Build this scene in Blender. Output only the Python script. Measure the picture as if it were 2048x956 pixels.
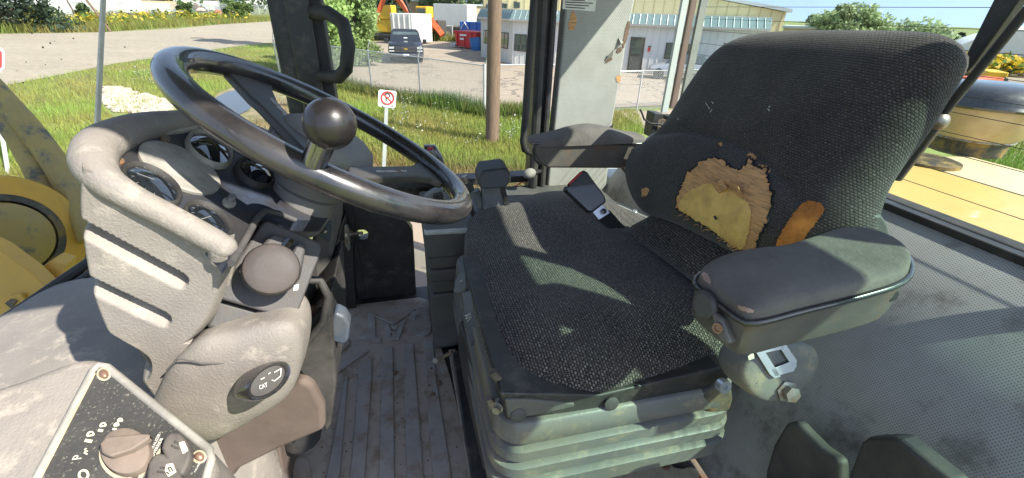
import bpy, bmesh, math, random
import numpy as np
from mathutils import Vector, Matrix
from mathutils.bvhtree import BVHTree
from mathutils.geometry import tessellate_polygon
random.seed(4); RNG = np.random.default_rng(4)
scn = bpy.context.scene
COL = scn.collection
for o in list(bpy.data.objects): bpy.data.objects.remove(o)

# ------------------------------------------------------------------ camera
F = 875.0
PITCH, ROLL, YAW = math.radians(27.6), math.radians(1.85), math.radians(14.5)
CAM = Vector((0, 0, 0.92))
r0 = Vector((math.cos(YAW), -math.sin(YAW), 0)); fh = Vector((math.sin(YAW), math.cos(YAW), 0)); UP = Vector((0, 0, 1))
u0 = math.sin(PITCH)*fh + math.cos(PITCH)*UP
FW = math.cos(PITCH)*fh - math.sin(PITCH)*UP
RT = math.cos(ROLL)*r0 + math.sin(ROLL)*u0
UV_ = -math.sin(ROLL)*r0 + math.cos(ROLL)*u0
cd = bpy.data.cameras.new('camera'); cam = bpy.data.objects.new('camera', cd); COL.objects.link(cam)
cd.sensor_width = 36; cd.lens = F/2048*36; cd.clip_start = 0.02; cd.clip_end = 3000
cam.matrix_world = Matrix(((RT.x, UV_.x, -FW.x, CAM.x), (RT.y, UV_.y, -FW.y, CAM.y), (RT.z, UV_.z, -FW.z, CAM.z), (0, 0, 0, 1)))
scn.camera = cam

# ------------------------------------------------------------------ sky, sun, exposure
SUN_EL = math.radians(43)
SH = Vector((0.74, -0.67)).normalized()
SUN = Vector((SH.x*math.cos(SUN_EL), SH.y*math.cos(SUN_EL), math.sin(SUN_EL)))
w = bpy.data.worlds.new('World'); scn.world = w; w.use_nodes = True
nt = w.node_tree; bg = nt.nodes['Background']
sky = nt.nodes.new('ShaderNodeTexSky'); sky.sky_type = 'NISHITA'; sky.sun_disc = False
sky.sun_elevation = SUN_EL; sky.sun_rotation = math.atan2(SUN.x, SUN.y); sky.air_density = 1.0; sky.dust_density = 0.4; sky.ozone_density = 1.5
_tc = nt.nodes.new('ShaderNodeTexCoord'); _va = nt.nodes.new('ShaderNodeVectorMath'); _va.operation = 'ADD'; _va.inputs[1].default_value = (0, 0, 0.45)
_vn = nt.nodes.new('ShaderNodeVectorMath'); _vn.operation = 'NORMALIZE'; nt.links.new(_tc.outputs['Generated'], _va.inputs[0]); nt.links.new(_va.outputs[0], _vn.inputs[0]); nt.links.new(_vn.outputs[0], sky.inputs['Vector'])
_hs = nt.nodes.new('ShaderNodeHueSaturation'); _hs.inputs['Saturation'].default_value = 0.74; nt.links.new(sky.outputs[0], _hs.inputs['Color']); nt.links.new(_hs.outputs[0], bg.inputs[0]); bg.inputs[1].default_value = 0.14
sl = bpy.data.lights.new('sun', 'SUN'); sl.energy = 3.7; sl.angle = math.radians(0.5); sl.color = (1, 0.95, 0.86)
so = bpy.data.objects.new('sun', sl); COL.objects.link(so); so.rotation_euler = SUN.to_track_quat('Z', 'Y').to_euler()
scn.view_settings.view_transform = 'Standard'; scn.view_settings.look = 'None'
scn.view_settings.exposure = 1.4; scn.view_settings.gamma = 1.0
scn.render.engine = 'CYCLES'
cy = scn.cycles
cy.max_bounces = 8; cy.diffuse_bounces = 4; cy.glossy_bounces = 4; cy.transmission_bounces = 6; cy.transparent_max_bounces = 16
cy.caustics_reflective = False; cy.caustics_refractive = False
try: cy.use_denoising = True
except Exception: pass

# ------------------------------------------------------------------ picture-to-place helpers
def ray(p): return FW + ((float(p[0])-1024)/F)*RT - ((float(p[1])-478)/F)*UV_
def Z(p, z): v = ray(p); return CAM + v*((z-CAM.z)/v.z)
def Y(p, y): v = ray(p); return CAM + v*(y/v.y)
def X(p, x): v = ray(p); return CAM + v*(x/v.x)
def D(p, k): return CAM + ray(p)*k
class Plane:
    def __init__(s, pt, n): s.p = Vector(pt); s.n = Vector(n).normalized()
    def __call__(s, px): v = ray(px); return CAM + v*((s.p-CAM).dot(s.n)/v.dot(s.n))
GZ = -2.58
def G(p): return Z(p, GZ)

# ------------------------------------------------------------------ materials
def nodes(m): return m.node_tree.nodes, m.node_tree.links
def mat(name, col, rough=0.5, metal=0.0, var=0.15, vs=6.0, dirt=None, bump=0.0, bs=300.0, spec=0.5, coat=0.0, attr=False, dots=None, stretch=None, crack=None):
    m = bpy.data.materials.new(name); m.use_nodes = True; N, L = nodes(m)
    b = N['Principled BSDF']; b.inputs['Roughness'].default_value = rough; b.inputs['Metallic'].default_value = metal
    b.inputs['Specular IOR Level'].default_value = spec; b.inputs['Coat Weight'].default_value = coat
    tc = N.new('ShaderNodeTexCoord'); src = tc.outputs['Object']
    if stretch:
        mp = N.new('ShaderNodeMapping'); mp.inputs['Scale'].default_value = stretch; L.new(src, mp.inputs[0]); src = mp.outputs[0]
    def noise(s, det=5, rg=0.6):
        n = N.new('ShaderNodeTexNoise'); n.inputs['Scale'].default_value = s; n.inputs['Detail'].default_value = det; n.inputs['Roughness'].default_value = rg
        L.new(src, n.inputs['Vector']); return n.outputs['Fac']
    def ramp(f, a, c):
        r = N.new('ShaderNodeValToRGB'); r.color_ramp.elements[0].position = a; r.color_ramp.elements[1].position = c; L.new(f, r.inputs[0]); return r.outputs[0]
    def mix(f, a, c):
        x = N.new('ShaderNodeMix'); x.data_type = 'RGBA'
        if isinstance(f, float): x.inputs[0].default_value = f
        else: L.new(f, x.inputs[0])
        for i, v in ((6, a), (7, c)):
            if isinstance(v, tuple): x.inputs[i].default_value = (*v[:3], 1)
            else: L.new(v, x.inputs[i])
        return x.outputs[2]
    lo = tuple(c*(1-var) for c in col); hi = tuple(min(1, c*(1+var)) for c in col)
    out = mix(ramp(noise(vs), 0.3, 0.7), lo, hi)
    if attr:
        a = N.new('ShaderNodeAttribute'); a.attribute_name = 'col'
        x = N.new('ShaderNodeMix'); x.data_type = 'RGBA'; x.blend_type = 'MULTIPLY'; x.inputs[0].default_value = 1
        L.new(out, x.inputs[6]); L.new(a.outputs['Color'], x.inputs[7]); out = x.outputs[2]
    rgh = None
    for d in (dirt if isinstance(dirt, list) else [dirt] if dirt else []):
        dc, amt, ds = d[:3]; soft = d[3] if len(d) > 3 else 0.12
        f = ramp(noise(ds, 8, 0.7), 0.66-0.32*amt-soft, 0.66-0.32*amt+soft)
        out = mix(f, out, dc); rgh = f
    if crack:
        v = N.new('ShaderNodeTexVoronoi'); v.feature = 'DISTANCE_TO_EDGE'; v.inputs['Scale'].default_value = crack[0]
        nn = N.new('ShaderNodeTexNoise'); nn.inputs['Scale'].default_value = crack[0]*3; nn.inputs['Detail'].default_value = 6; L.new(src, nn.inputs['Vector'])
        va = N.new('ShaderNodeVectorMath'); va.operation = 'MULTIPLY_ADD'; L.new(nn.outputs['Color'], va.inputs[0]); va.inputs[1].default_value = (0.8/crack[0],)*3; L.new(src, va.inputs[2])
        L.new(va.outputs[0], v.inputs['Vector'])
        f = ramp(v.outputs['Distance'], crack[1]*0.3, crack[1]); out = mix(f, crack[2], out)
    hgt = None
    if dots:
        tcu = N.new('ShaderNodeTexCoord'); v = N.new('ShaderNodeTexVoronoi'); v.voronoi_dimensions = '2D'; v.inputs['Randomness'].default_value = 0.0
        mp = N.new('ShaderNodeMapping'); mp.inputs['Rotation'].default_value = (0, 0, math.radians(dots[3] if len(dots) > 3 else 45)); L.new(tcu.outputs['UV'], mp.inputs[0]); L.new(mp.outputs[0], v.inputs['Vector'])
        v.inputs['Scale'].default_value = 1/dots[0]
        f = ramp(v.outputs['Distance'], dots[1]*0.75, dots[1]*1.25); out = mix(f, dots[2], out); hgt = f
    if attr:
        tl = N.new('ShaderNodeBsdfTranslucent'); L.new(out, tl.inputs[0]); ms = N.new('ShaderNodeMixShader'); ms.inputs[0].default_value = 0.35
        L.new(b.outputs[0], ms.inputs[1]); L.new(tl.outputs[0], ms.inputs[2]); L.new(ms.outputs[0], N['Material Output'].inputs[0])
    L.new(out, b.inputs['Base Color'])
    if rgh is not None:
        mr = N.new('ShaderNodeMapRange'); L.new(rgh, mr.inputs[0]); mr.inputs[3].default_value = rough; mr.inputs[4].default_value = min(1, rough+0.35); L.new(mr.outputs[0], b.inputs['Roughness'])
    else:
        mr = N.new('ShaderNodeMapRange'); L.new(noise(vs*3, 6), mr.inputs[0]); mr.inputs[1].default_value = 0.3; mr.inputs[2].default_value = 0.7
        mr.inputs[3].default_value = max(0.02, rough*0.8); mr.inputs[4].default_value = min(1, rough*1.25); L.new(mr.outputs[0], b.inputs['Roughness'])
    if bump or dots:
        bp = N.new('ShaderNodeBump'); bp.inputs['Distance'].default_value = 0.002; bp.inputs['Strength'].default_value = bump or 0.4
        L.new(hgt if (hgt is not None and not bump) else noise(bs, 3), bp.inputs['Height']); L.new(bp.outputs[0], b.inputs['Normal'])
    return m

def fabric(name, dark, fleck, cell, amount=1.0, contrast=1.0):
    m = bpy.data.materials.new(name); m.use_nodes = True; N, L = nodes(m)
    b = N['Principled BSDF']; b.inputs['Roughness'].default_value = 0.92; b.inputs['Specular IOR Level'].default_value = 0.15
    b.inputs['Sheen Weight'].default_value = 0.25; b.inputs['Sheen Roughness'].default_value = 0.5
    tc = N.new('ShaderNodeTexCoord')
    wn = N.new('ShaderNodeTexNoise'); wn.inputs['Scale'].default_value = 60; L.new(tc.outputs['UV'], wn.inputs[0])
    va = N.new('ShaderNodeVectorMath'); va.operation = 'MULTIPLY_ADD'; va.inputs[1].default_value = (0.0022,)*3; L.new(wn.outputs['Color'], va.inputs[0]); L.new(tc.outputs['UV'], va.inputs[2])
    mp = N.new('ShaderNodeMapping'); mp.inputs['Scale'].default_value = (1/cell, 1/cell, 1); L.new(va.outputs[0], mp.inputs[0])
    br = N.new('ShaderNodeTexBrick'); br.inputs['Scale'].default_value = 1; br.inputs['Brick Width'].default_value = 1.0; br.inputs['Row Height'].default_value = 0.72
    br.inputs['Mortar Size'].default_value = 0.2; br.inputs['Mortar Smooth'].default_value = 0.6; L.new(mp.outputs[0], br.inputs[0])
    br.inputs['Color1'].default_value = (1, 1, 1, 1); br.inputs['Color2'].default_value = (0.45, 0.45, 0.45, 1); br.inputs['Mortar'].default_value = (0, 0, 0, 1)
    n2 = N.new('ShaderNodeTexNoise'); n2.inputs['Scale'].default_value = 1.5/cell; n2.inputs['Detail'].default_value = 3; L.new(tc.outputs['UV'], n2.inputs[0])
    n3 = N.new('ShaderNodeTexNoise'); n3.inputs['Scale'].default_value = 9; n3.inputs['Detail'].default_value = 6; L.new(tc.outputs['UV'], n3.inputs[0])
    r2 = N.new('ShaderNodeMapRange'); L.new(n2.outputs[0], r2.inputs[0]); r2.inputs[1].default_value = 0.35; r2.inputs[2].default_value = 0.65
    mu = N.new('ShaderNodeMath'); mu.operation = 'MULTIPLY'; L.new(br.outputs['Color'], mu.inputs[0]); L.new(r2.outputs[0], mu.inputs[1])
    r3 = N.new('ShaderNodeMapRange'); L.new(n3.outputs[0], r3.inputs[0]); r3.inputs[1].default_value = 0.3; r3.inputs[2].default_value = 0.7; r3.inputs[3].default_value = 0.55*amount; r3.inputs[4].default_value = 1.0*amount
    m2 = N.new('ShaderNodeMath'); m2.operation = 'MULTIPLY'; L.new(mu.outputs[0], m2.inputs[0]); L.new(r3.outputs[0], m2.inputs[1])
    mx = N.new('ShaderNodeMix'); mx.data_type = 'RGBA'; L.new(m2.outputs[0], mx.inputs[0]); mx.inputs[6].default_value = (*dark, 1); mx.inputs[7].default_value = (*fleck, 1)
    n4 = N.new('ShaderNodeTexNoise'); n4.inputs['Scale'].default_value = 5; n4.inputs['Detail'].default_value = 9; n4.inputs['Roughness'].default_value = 0.7; L.new(tc.outputs['UV'], n4.inputs[0])
    r4 = N.new('ShaderNodeMapRange'); L.new(n4.outputs[0], r4.inputs[0]); r4.inputs[1].default_value = 0.42; r4.inputs[2].default_value = 0.72; r4.inputs[4].default_value = 0.5
    mz = N.new('ShaderNodeMix'); mz.data_type = 'RGBA'; L.new(r4.outputs[0], mz.inputs[0]); L.new(mx.outputs[2], mz.inputs[6]); mz.inputs[7].default_value = (0.13, 0.11, 0.095, 1)
    L.new(mz.outputs[2], b.inputs['Base Color'])
    bp = N.new('ShaderNodeBump'); bp.inputs['Distance'].default_value = 0.0025; bp.inputs['Strength'].default_value = 0.7*contrast; L.new(br.outputs['Color'], bp.inputs['Height']); L.new(bp.outputs[0], b.inputs['Normal'])
    return m

def glass(name, tint, refl=0.06, dirt=0.0):
    m = bpy.data.materials.new(name); m.use_nodes = True; N, L = nodes(m); N.remove(N['Principled BSDF'])
    t = N.new('ShaderNodeBsdfTransparent'); t.inputs[0].default_value = (*tint, 1)
    g = N.new('ShaderNodeBsdfGlossy'); g.inputs['Roughness'].default_value = 0.02
    lw = N.new('ShaderNodeLayerWeight'); lw.inputs[0].default_value = 0.18
    mr = N.new('ShaderNodeMath'); mr.operation = 'MULTIPLY'; L.new(lw.outputs['Fresnel'], mr.inputs[0]); mr.inputs[1].default_value = refl*4
    mx = N.new('ShaderNodeMixShader'); L.new(mr.outputs[0], mx.inputs[0]); L.new(t.outputs[0], mx.inputs[1]); L.new(g.outputs[0], mx.inputs[2])
    o = mx.outputs[0]
    if dirt:
        d = N.new('ShaderNodeBsdfDiffuse'); d.inputs[0].default_value = (0.5, 0.46, 0.38, 1)
        n = N.new('ShaderNodeTexNoise'); n.inputs['Scale'].default_value = 14; n.inputs['Detail'].default_value = 9; n.inputs['Roughness'].default_value = 0.75
        tc = N.new('ShaderNodeTexCoord'); L.new(tc.outputs['Object'], n.inputs[0])
        r = N.new('ShaderNodeMapRange'); L.new(n.outputs[0], r.inputs[0]); r.inputs[1].default_value = 0.45; r.inputs[2].default_value = 0.8; r.inputs[4].default_value = dirt
        m3 = N.new('ShaderNodeMixShader'); L.new(r.outputs[0], m3.inputs[0]); L.new(o, m3.inputs[1]); L.new(d.outputs[0], m3.inputs[2]); o = m3.outputs[0]
    L.new(o, N['Material Output'].inputs[0]); return m

DUST = (0.30, 0.25, 0.20); RUST = (0.22, 0.09, 0.035)
M = {}
M['cowl'] = mat('cowl_grey_plastic', (0.235, 0.215, 0.195), 0.62, var=0.12, vs=5, dirt=[((0.34, 0.30, 0.255), 0.55, 7, 0.25), ((0.16, 0.14, 0.125), 0.22, 4, 0.2), ((0.42, 0.37, 0.31), 0.12, 30, 0.08)], bump=0.45, bs=360)
M['cowl_dark'] = mat('cowl_dark_plastic', (0.055, 0.055, 0.058), 0.5, var=0.2, vs=9, dirt=((0.11, 0.095, 0.085), 0.35, 12, 0.2), bump=0.25, bs=350)
M['panel'] = mat('instrument_panel_black', (0.024, 0.026, 0.031), 0.34, var=0.3, vs=10, dirt=[((0.055, 0.048, 0.042), 0.45, 9, 0.2), ((0.035, 0.05, 0.085), 0.3, 14, 0.12)], bump=0.1, bs=200)
M['blank'] = mat('blank_plate_grey', (0.40, 0.375, 0.325), 0.7, var=0.08, dirt=((0.16, 0.15, 0.13), 0.3, 25, 0.2), bump=0.1, bs=300)
M['black'] = mat('black_painted_steel', (0.018, 0.018, 0.02), 0.3, var=0.3, dirt=[((0.14, 0.12, 0.1), 0.15, 22, 0.1), ((0.06, 0.055, 0.05), 0.4, 5, 0.2)], bump=0.1, bs=60)
M['rubber'] = mat('black_rubber', (0.022, 0.022, 0.023), 0.55, var=0.3, dirt=((0.09, 0.08, 0.07), 0.35, 12, 0.2))
M['gloss'] = mat('glossy_black_rim', (0.014, 0.014, 0.017), 0.2, var=0.2, vs=4, dirt=((0.06, 0.052, 0.048), 0.3, 9, 0.2), coat=0.8, spec=0.7)
M['knob'] = mat('worn_black_knob', (0.017, 0.015, 0.016), 0.24, coat=0.35, var=0.3, vs=12, dirt=((0.035, 0.028, 0.026), 0.3, 16, 0.25), bump=0.08, bs=150)
M['hubgrey'] = mat('dusty_hub_plastic', (0.17, 0.17, 0.17), 0.5, var=0.15, dirt=((0.22, 0.195, 0.17), 0.42, 11, 0.25), bump=0.15, bs=300)
M['knobmatte'] = mat('matte_worn_knob', (0.032, 0.027, 0.026), 0.5, var=0.2, vs=14, dirt=((0.10, 0.078, 0.068), 0.35, 18, 0.25), bump=0.1, bs=200)
M['plastic'] = mat('black_plastic', (0.035, 0.036, 0.038), 0.42, var=0.2, dirt=((0.12, 0.105, 0.09), 0.32, 10, 0.2), bump=0.12, bs=260)
M['plastic2'] = mat('dark_grey_plastic', (0.075, 0.08, 0.083), 0.5, var=0.15, dirt=((0.17, 0.15, 0.125), 0.35, 9, 0.22), bump=0.18, bs=300)
M['brown'] = mat('dusty_brown_plastic', (0.11, 0.08, 0.066), 0.6, var=0.18, vs=4, dirt=((0.16, 0.12, 0.095), 0.4, 8, 0.25), bump=0.15, bs=200, stretch=(1, 1, 1))
M['mat'] = mat('rubber_floor_mat', (0.36, 0.33, 0.295), 0.62, var=0.25, vs=7, dirt=[((0.36, 0.29, 0.225), 0.55, 6, 0.22), ((0.22, 0.15, 0.105), 0.2, 16, 0.1)], bump=0.3, bs=90)
M['rib'] = mat('rubber_mat_rib', (0.29, 0.285, 0.28), 0.5, var=0.3, vs=7, dirt=[((0.33, 0.275, 0.225), 0.42, 8, 0.2), ((0.22, 0.15, 0.11), 0.2, 18, 0.1)], bump=0.3, bs=90)
M['matletter'] = mat('worn_mat_lettering', (0.36, 0.345, 0.32), 0.6, var=0.2, vs=20, dirt=((0.24, 0.2, 0.16), 0.35, 30, 0.2))
M['soil'] = mat('dried_mud', (0.17, 0.11, 0.075), 0.95, var=0.4, vs=40, bump=0.6, bs=120)
M['perf'] = mat('perforated_vinyl', (0.46, 0.455, 0.435), 0.6, var=0.12, vs=3, dirt=[((0.32, 0.29, 0.24), 0.4, 3.5, 0.2), ((0.09, 0.08, 0.07), 0.17, 7, 0.09)], dots=(0.0036, 0.22, (0.16, 0.16, 0.155), 20))
M['trim'] = mat('perforated_trim', (0.47, 0.46, 0.42), 0.65, var=0.06, vs=5, dirt=((0.33, 0.31, 0.27), 0.35, 8, 0.25), dots=(0.0052, 0.22, (0.30, 0.29, 0.26), 45))
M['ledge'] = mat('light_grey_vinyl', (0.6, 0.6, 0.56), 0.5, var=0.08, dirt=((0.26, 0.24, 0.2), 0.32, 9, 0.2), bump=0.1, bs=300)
M['lever'] = mat('grey_lever_shroud', (0.17, 0.18, 0.18), 0.5, var=0.15, dirt=((0.27, 0.25, 0.22), 0.35, 12, 0.2))
M['seat'] = fabric('seat_cushion_weave', (0.017, 0.0145, 0.0135), (0.50, 0.435, 0.37), 0.0066, 1.0)
M['back'] = fabric('seat_back_weave', (0.032, 0.027, 0.025), (0.27, 0.235, 0.21), 0.0052, 0.8, 1.2)
M['foam'] = mat('yellow_foam', (0.95, 0.60, 0.19), 0.95, var=0.12, vs=25, dirt=((0.62, 0.36, 0.12), 0.22, 30, 0.15), bump=0.3, bs=350)
M['backing'] = mat('worn_fabric_backing', (0.72, 0.39, 0.165), 0.9, var=0.22, vs=30, dirt=((0.22, 0.13, 0.08), 0.2, 45, 0.1), bump=0.8, bs=50, stretch=(1, 1, 9))
M['tearpink'] = mat('torn_pad_edge', (0.45, 0.30, 0.24), 0.9, var=0.25, vs=60)
M['orange'] = mat('exposed_orange_foam', (0.7, 0.26, 0.05), 0.85, var=0.2, vs=20, dirt=((0.2, 0.07, 0.025), 0.3, 22, 0.2), bump=0.2, bs=250)
M['armpad'] = mat('worn_arm_pad', (0.135, 0.12, 0.115), 0.88, var=0.35, vs=14, dirt=((0.19, 0.165, 0.14), 0.4, 22, 0.25), bump=0.6, bs=140)
M['armbox'] = mat('armrest_plastic', (0.09, 0.085, 0.083), 0.36, var=0.25, dirt=[((0.19, 0.165, 0.135), 0.45, 9, 0.25), ((0.20, 0.10, 0.06), 0.2, 12, 0.1)], bump=0.1, bs=160)
M['bellows'] = mat('bellows_rubber', (0.155, 0.155, 0.155), 0.42, var=0.25, dirt=[((0.22, 0.195, 0.155), 0.42, 8, 0.22), ((0.34, 0.28, 0.19), 0.14, 22, 0.08)], bump=0.2, bs=120)
M['dirt_plate'] = mat('dirty_steel_plate', (0.05, 0.048, 0.045), 0.7, var=0.3, dirt=[((0.26, 0.2, 0.12), 0.42, 9, 0.15), ((0.25, 0.1, 0.03), 0.2, 25, 0.08)], bump=0.5, bs=80)
M['chrome'] = mat('worn_chrome', (0.34, 0.35, 0.40), 0.14, 1.0, var=0.1, dirt=((0.2, 0.17, 0.16), 0.2, 40, 0.2))
M['zinc'] = mat('zinc_plate', (0.75, 0.77, 0.8), 0.3, 0.75, var=0.06)
M['bolt'] = mat('bolt_steel', (0.35, 0.33, 0.3), 0.4, 0.8, var=0.2, dirt=(RUST, 0.3, 60, 0.1))
M['copper'] = mat('rusty_screw', (0.36, 0.215, 0.15), 0.45, 0.6, var=0.2)
M['gaugeglass'] = mat('gauge_lens', (0.015, 0.018, 0.022), 0.05, var=0.2, vs=60, spec=0.9, coat=1.0)
M['switchface'] = mat('switch_panel_face', (0.028, 0.028, 0.028), 0.65, var=0.3, vs=12, dirt=[((0.075, 0.07, 0.062), 0.5, 10, 0.25), ((0.30, 0.275, 0.22), 0.10, 380, 0.05)], bump=0.35, bs=260)
M['white'] = mat('white_print', (0.78, 0.76, 0.68), 0.6, var=0.08, vs=60)
M['ydust'] = mat('pale_dust', (0.5, 0.42, 0.28), 0.95, var=0.2, vs=40)
M['rotary'] = mat('brown_rotary_knob', (0.15, 0.115, 0.092), 0.6, var=0.12, dirt=((0.27, 0.21, 0.165), 0.4, 30, 0.25), bump=0.15, bs=300)
M['rocker'] = mat('rocker_switch', (0.055, 0.052, 0.052), 0.5, var=0.2, dirt=((0.16, 0.135, 0.11), 0.35, 35, 0.2))
M['icon'] = mat('cream_icon', (0.72, 0.68, 0.5), 0.5, var=0.05)
M['yellow'] = mat('machine_yellow', (0.60, 0.33, 0.03), 0.42, var=0.1, vs=3, dirt=((0.45, 0.27, 0.06), 0.3, 5, 0.25), coat=0.15)
M['hood'] = mat('hood_yellow', (0.60, 0.40, 0.12), 0.38, var=0.06, vs=2, dirt=((0.5, 0.33, 0.09), 0.3, 3, 0.25), coat=0.2)
M['cream'] = mat('hood_glare_cream', (0.62, 0.5, 0.3), 0.5, var=0.06, vs=2)  # cream colour stands in for sun glare on the yellow hood
M['arm'] = mat('chipped_yellow_arm', (0.36, 0.25, 0.06), 0.6, var=0.2, vs=6, dirt=[((0.24, 0.19, 0.08), 0.5, 7, 0.2), ((0.11, 0.11, 0.10), 0.24, 14, 0.05)], bump=0.3, bs=60)
M['grease'] = mat('greasy_steel', (0.05, 0.045, 0.035), 0.45, var=0.4, dirt=((0.3, 0.19, 0.04), 0.3, 10, 0.1))
M['bowl'] = mat('amber_bowl', (0.60, 0.46, 0.28), 0.3, var=0.1, vs=3, dirt=((0.36, 0.24, 0.11), 0.35, 5, 0.3), coat=0.4)
M['red'] = mat('red_button', (0.45, 0.03, 0.035), 0.4, var=0.1)
M['wire'] = mat('orange_wire', (0.75, 0.28, 0.12), 0.5, var=0.1)
M['strap'] = mat('belt_webbing', (0.016, 0.016, 0.017), 0.8, var=0.2, bump=0.5, bs=500)
M['blade'] = mat('adjuster_handle', (0.055, 0.075, 0.11), 0.22, var=0.1, dirt=((0.12, 0.115, 0.11), 0.2, 20, 0.2))
M['seam'] = mat('windshield_seam', (0.75, 0.68, 0.6), 0.4, var=0.15, vs=20)
M['clear'] = glass('clear_cab_glass', (0.96, 0.98, 0.97), 0.03, 0.07)
M['rearclear'] = glass('rear_cab_glass', (0.92, 0.97, 0.95), 0.04, 0.05)
M['tinted'] = glass('green_tinted_glass', (0.77, 0.95, 0.85), 0.06, 0.05)
M['edge'] = mat('glass_edge', (0.5, 0.53, 0.51), 0.3, var=0.1)
# outside
M['ground'] = mat('turf_soil', (0.19, 0.23, 0.055), 0.95, var=0.35, vs=0.35, dirt=((0.17, 0.15, 0.075), 0.25, 0.5, 0.15), bump=0.3, bs=4)
M['gravel'] = mat('gravel_road', (0.33, 0.275, 0.205), 0.95, var=0.1, vs=0.25, dirt=[((0.26, 0.215, 0.155), 0.4, 0.35, 0.2), ((0.4, 0.34, 0.26), 0.35, 6, 0.1)], stretch=(0.5, 1, 1), bump=0.6, bs=7)
M['lot'] = mat('old_concrete', (0.36, 0.285, 0.21), 0.9, var=0.07, vs=0.3, dirt=[((0.28, 0.22, 0.165), 0.35, 0.6, 0.2), ((0.3, 0.25, 0.2), 0.25, 5, 0.1)], bump=0.2, bs=6, crack=(0.22, 0.02, (0.15, 0.12, 0.095)))
M['mud'] = mat('ditch_mud', (0.26, 0.205, 0.125), 0.95, var=0.35, vs=1.2, dirt=((0.13, 0.14, 0.045), 0.4, 2.0, 0.1), bump=0.6, bs=8)
M['water'] = mat('ditch_water', (0.05, 0.05, 0.04), 0.04, var=0.1, spec=0.9)
M['rock'] = mat('pale_riprap', (0.5, 0.43, 0.34), 0.9, var=0.25, vs=2, bump=0.4, bs=20)
M['leafy'] = mat('leaf_green', (1, 1, 1), 0.55, var=0.05, attr=True, spec=0.3)
M['bark'] = mat('bark', (0.12, 0.09, 0.065), 0.9, var=0.3, vs=4, bump=0.5, bs=20)
M['polewood'] = mat('weathered_pole', (0.20, 0.13, 0.085), 0.85, var=0.25, vs=5, dirt=((0.12, 0.085, 0.06), 0.35, 6, 0.15), stretch=(6, 6, 0.5), bump=0.5, bs=10)
M['galv'] = mat('galvanised_steel', (0.55, 0.56, 0.56), 0.45, 0.4, var=0.1)
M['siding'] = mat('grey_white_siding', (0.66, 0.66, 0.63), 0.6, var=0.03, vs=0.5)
M['sidingdark'] = mat('office_siding_rib', (0.6, 0.6, 0.575), 0.6, var=0.03)  # slightly darker grey for battens and gutters
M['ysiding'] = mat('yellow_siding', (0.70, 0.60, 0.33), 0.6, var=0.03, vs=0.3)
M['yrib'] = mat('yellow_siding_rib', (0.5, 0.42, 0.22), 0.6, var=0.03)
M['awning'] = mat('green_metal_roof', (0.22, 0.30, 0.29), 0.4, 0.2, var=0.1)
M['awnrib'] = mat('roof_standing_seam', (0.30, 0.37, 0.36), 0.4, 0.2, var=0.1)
M['wintrim'] = mat('dark_window_frame', (0.07, 0.06, 0.05), 0.5, var=0.1)
M['winglass'] = mat('window_glass', (0.07, 0.09, 0.09), 0.06, var=0.3, vs=1.5, spec=0.9, coat=0.5)
M['truckpaint'] = mat('dark_truck_paint', (0.018, 0.02, 0.026), 0.22, var=0.1, coat=0.8)
M['tyre'] = mat('tyre', (0.02, 0.02, 0.02), 0.8, var=0.2)
M['lamp'] = mat('headlamp_lens', (0.6, 0.62, 0.64), 0.1, 0.3, var=0.1)
M['gold'] = mat('gold_emblem', (0.55, 0.38, 0.08), 0.3, 0.6, var=0.05)
M['signwhite'] = mat('sign_white', (0.8, 0.8, 0.78), 0.5, var=0.03)
M['signred'] = mat('sign_red', (0.62, 0.035, 0.035), 0.5, var=0.05)
M['signblack'] = mat('sign_black', (0.02, 0.02, 0.03), 0.5, var=0.05)
M['binred'] = mat('red_dumpster_paint', (0.6, 0.03, 0.04), 0.45, var=0.1, vs=2)
M['binblue'] = mat('blue_dumpster_paint', (0.02, 0.17, 0.48), 0.45, var=0.12, vs=2)
M['tarp'] = mat('blue_tarp_paint', (0.02, 0.12, 0.5), 0.5, var=0.15, vs=2)
M['craneorange'] = mat('orange_crane_paint', (0.66, 0.12, 0.04), 0.5, var=0.12, vs=2)
M['eqyellow'] = mat('yellow_equipment_paint', (0.7, 0.42, 0.03), 0.5, var=0.1)
M['contwhite'] = mat('white_container_paint', (0.66, 0.65, 0.62), 0.6, var=0.06)
M['brickwall'] = mat('tan_wall', (0.42, 0.27, 0.17), 0.8, var=0.08)
M['peach'] = mat('peach_wall', (0.62, 0.47, 0.32), 0.8, var=0.05)
M['lowroof'] = mat('grey_flat_roof', (0.5, 0.52, 0.52), 0.6, var=0.05)
M['tent'] = mat('white_fabric', (0.78, 0.78, 0.78), 0.7, var=0.03)
M['silver'] = mat('silver_car_paint', (0.42, 0.43, 0.45), 0.3, 0.4, var=0.05)

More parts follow.
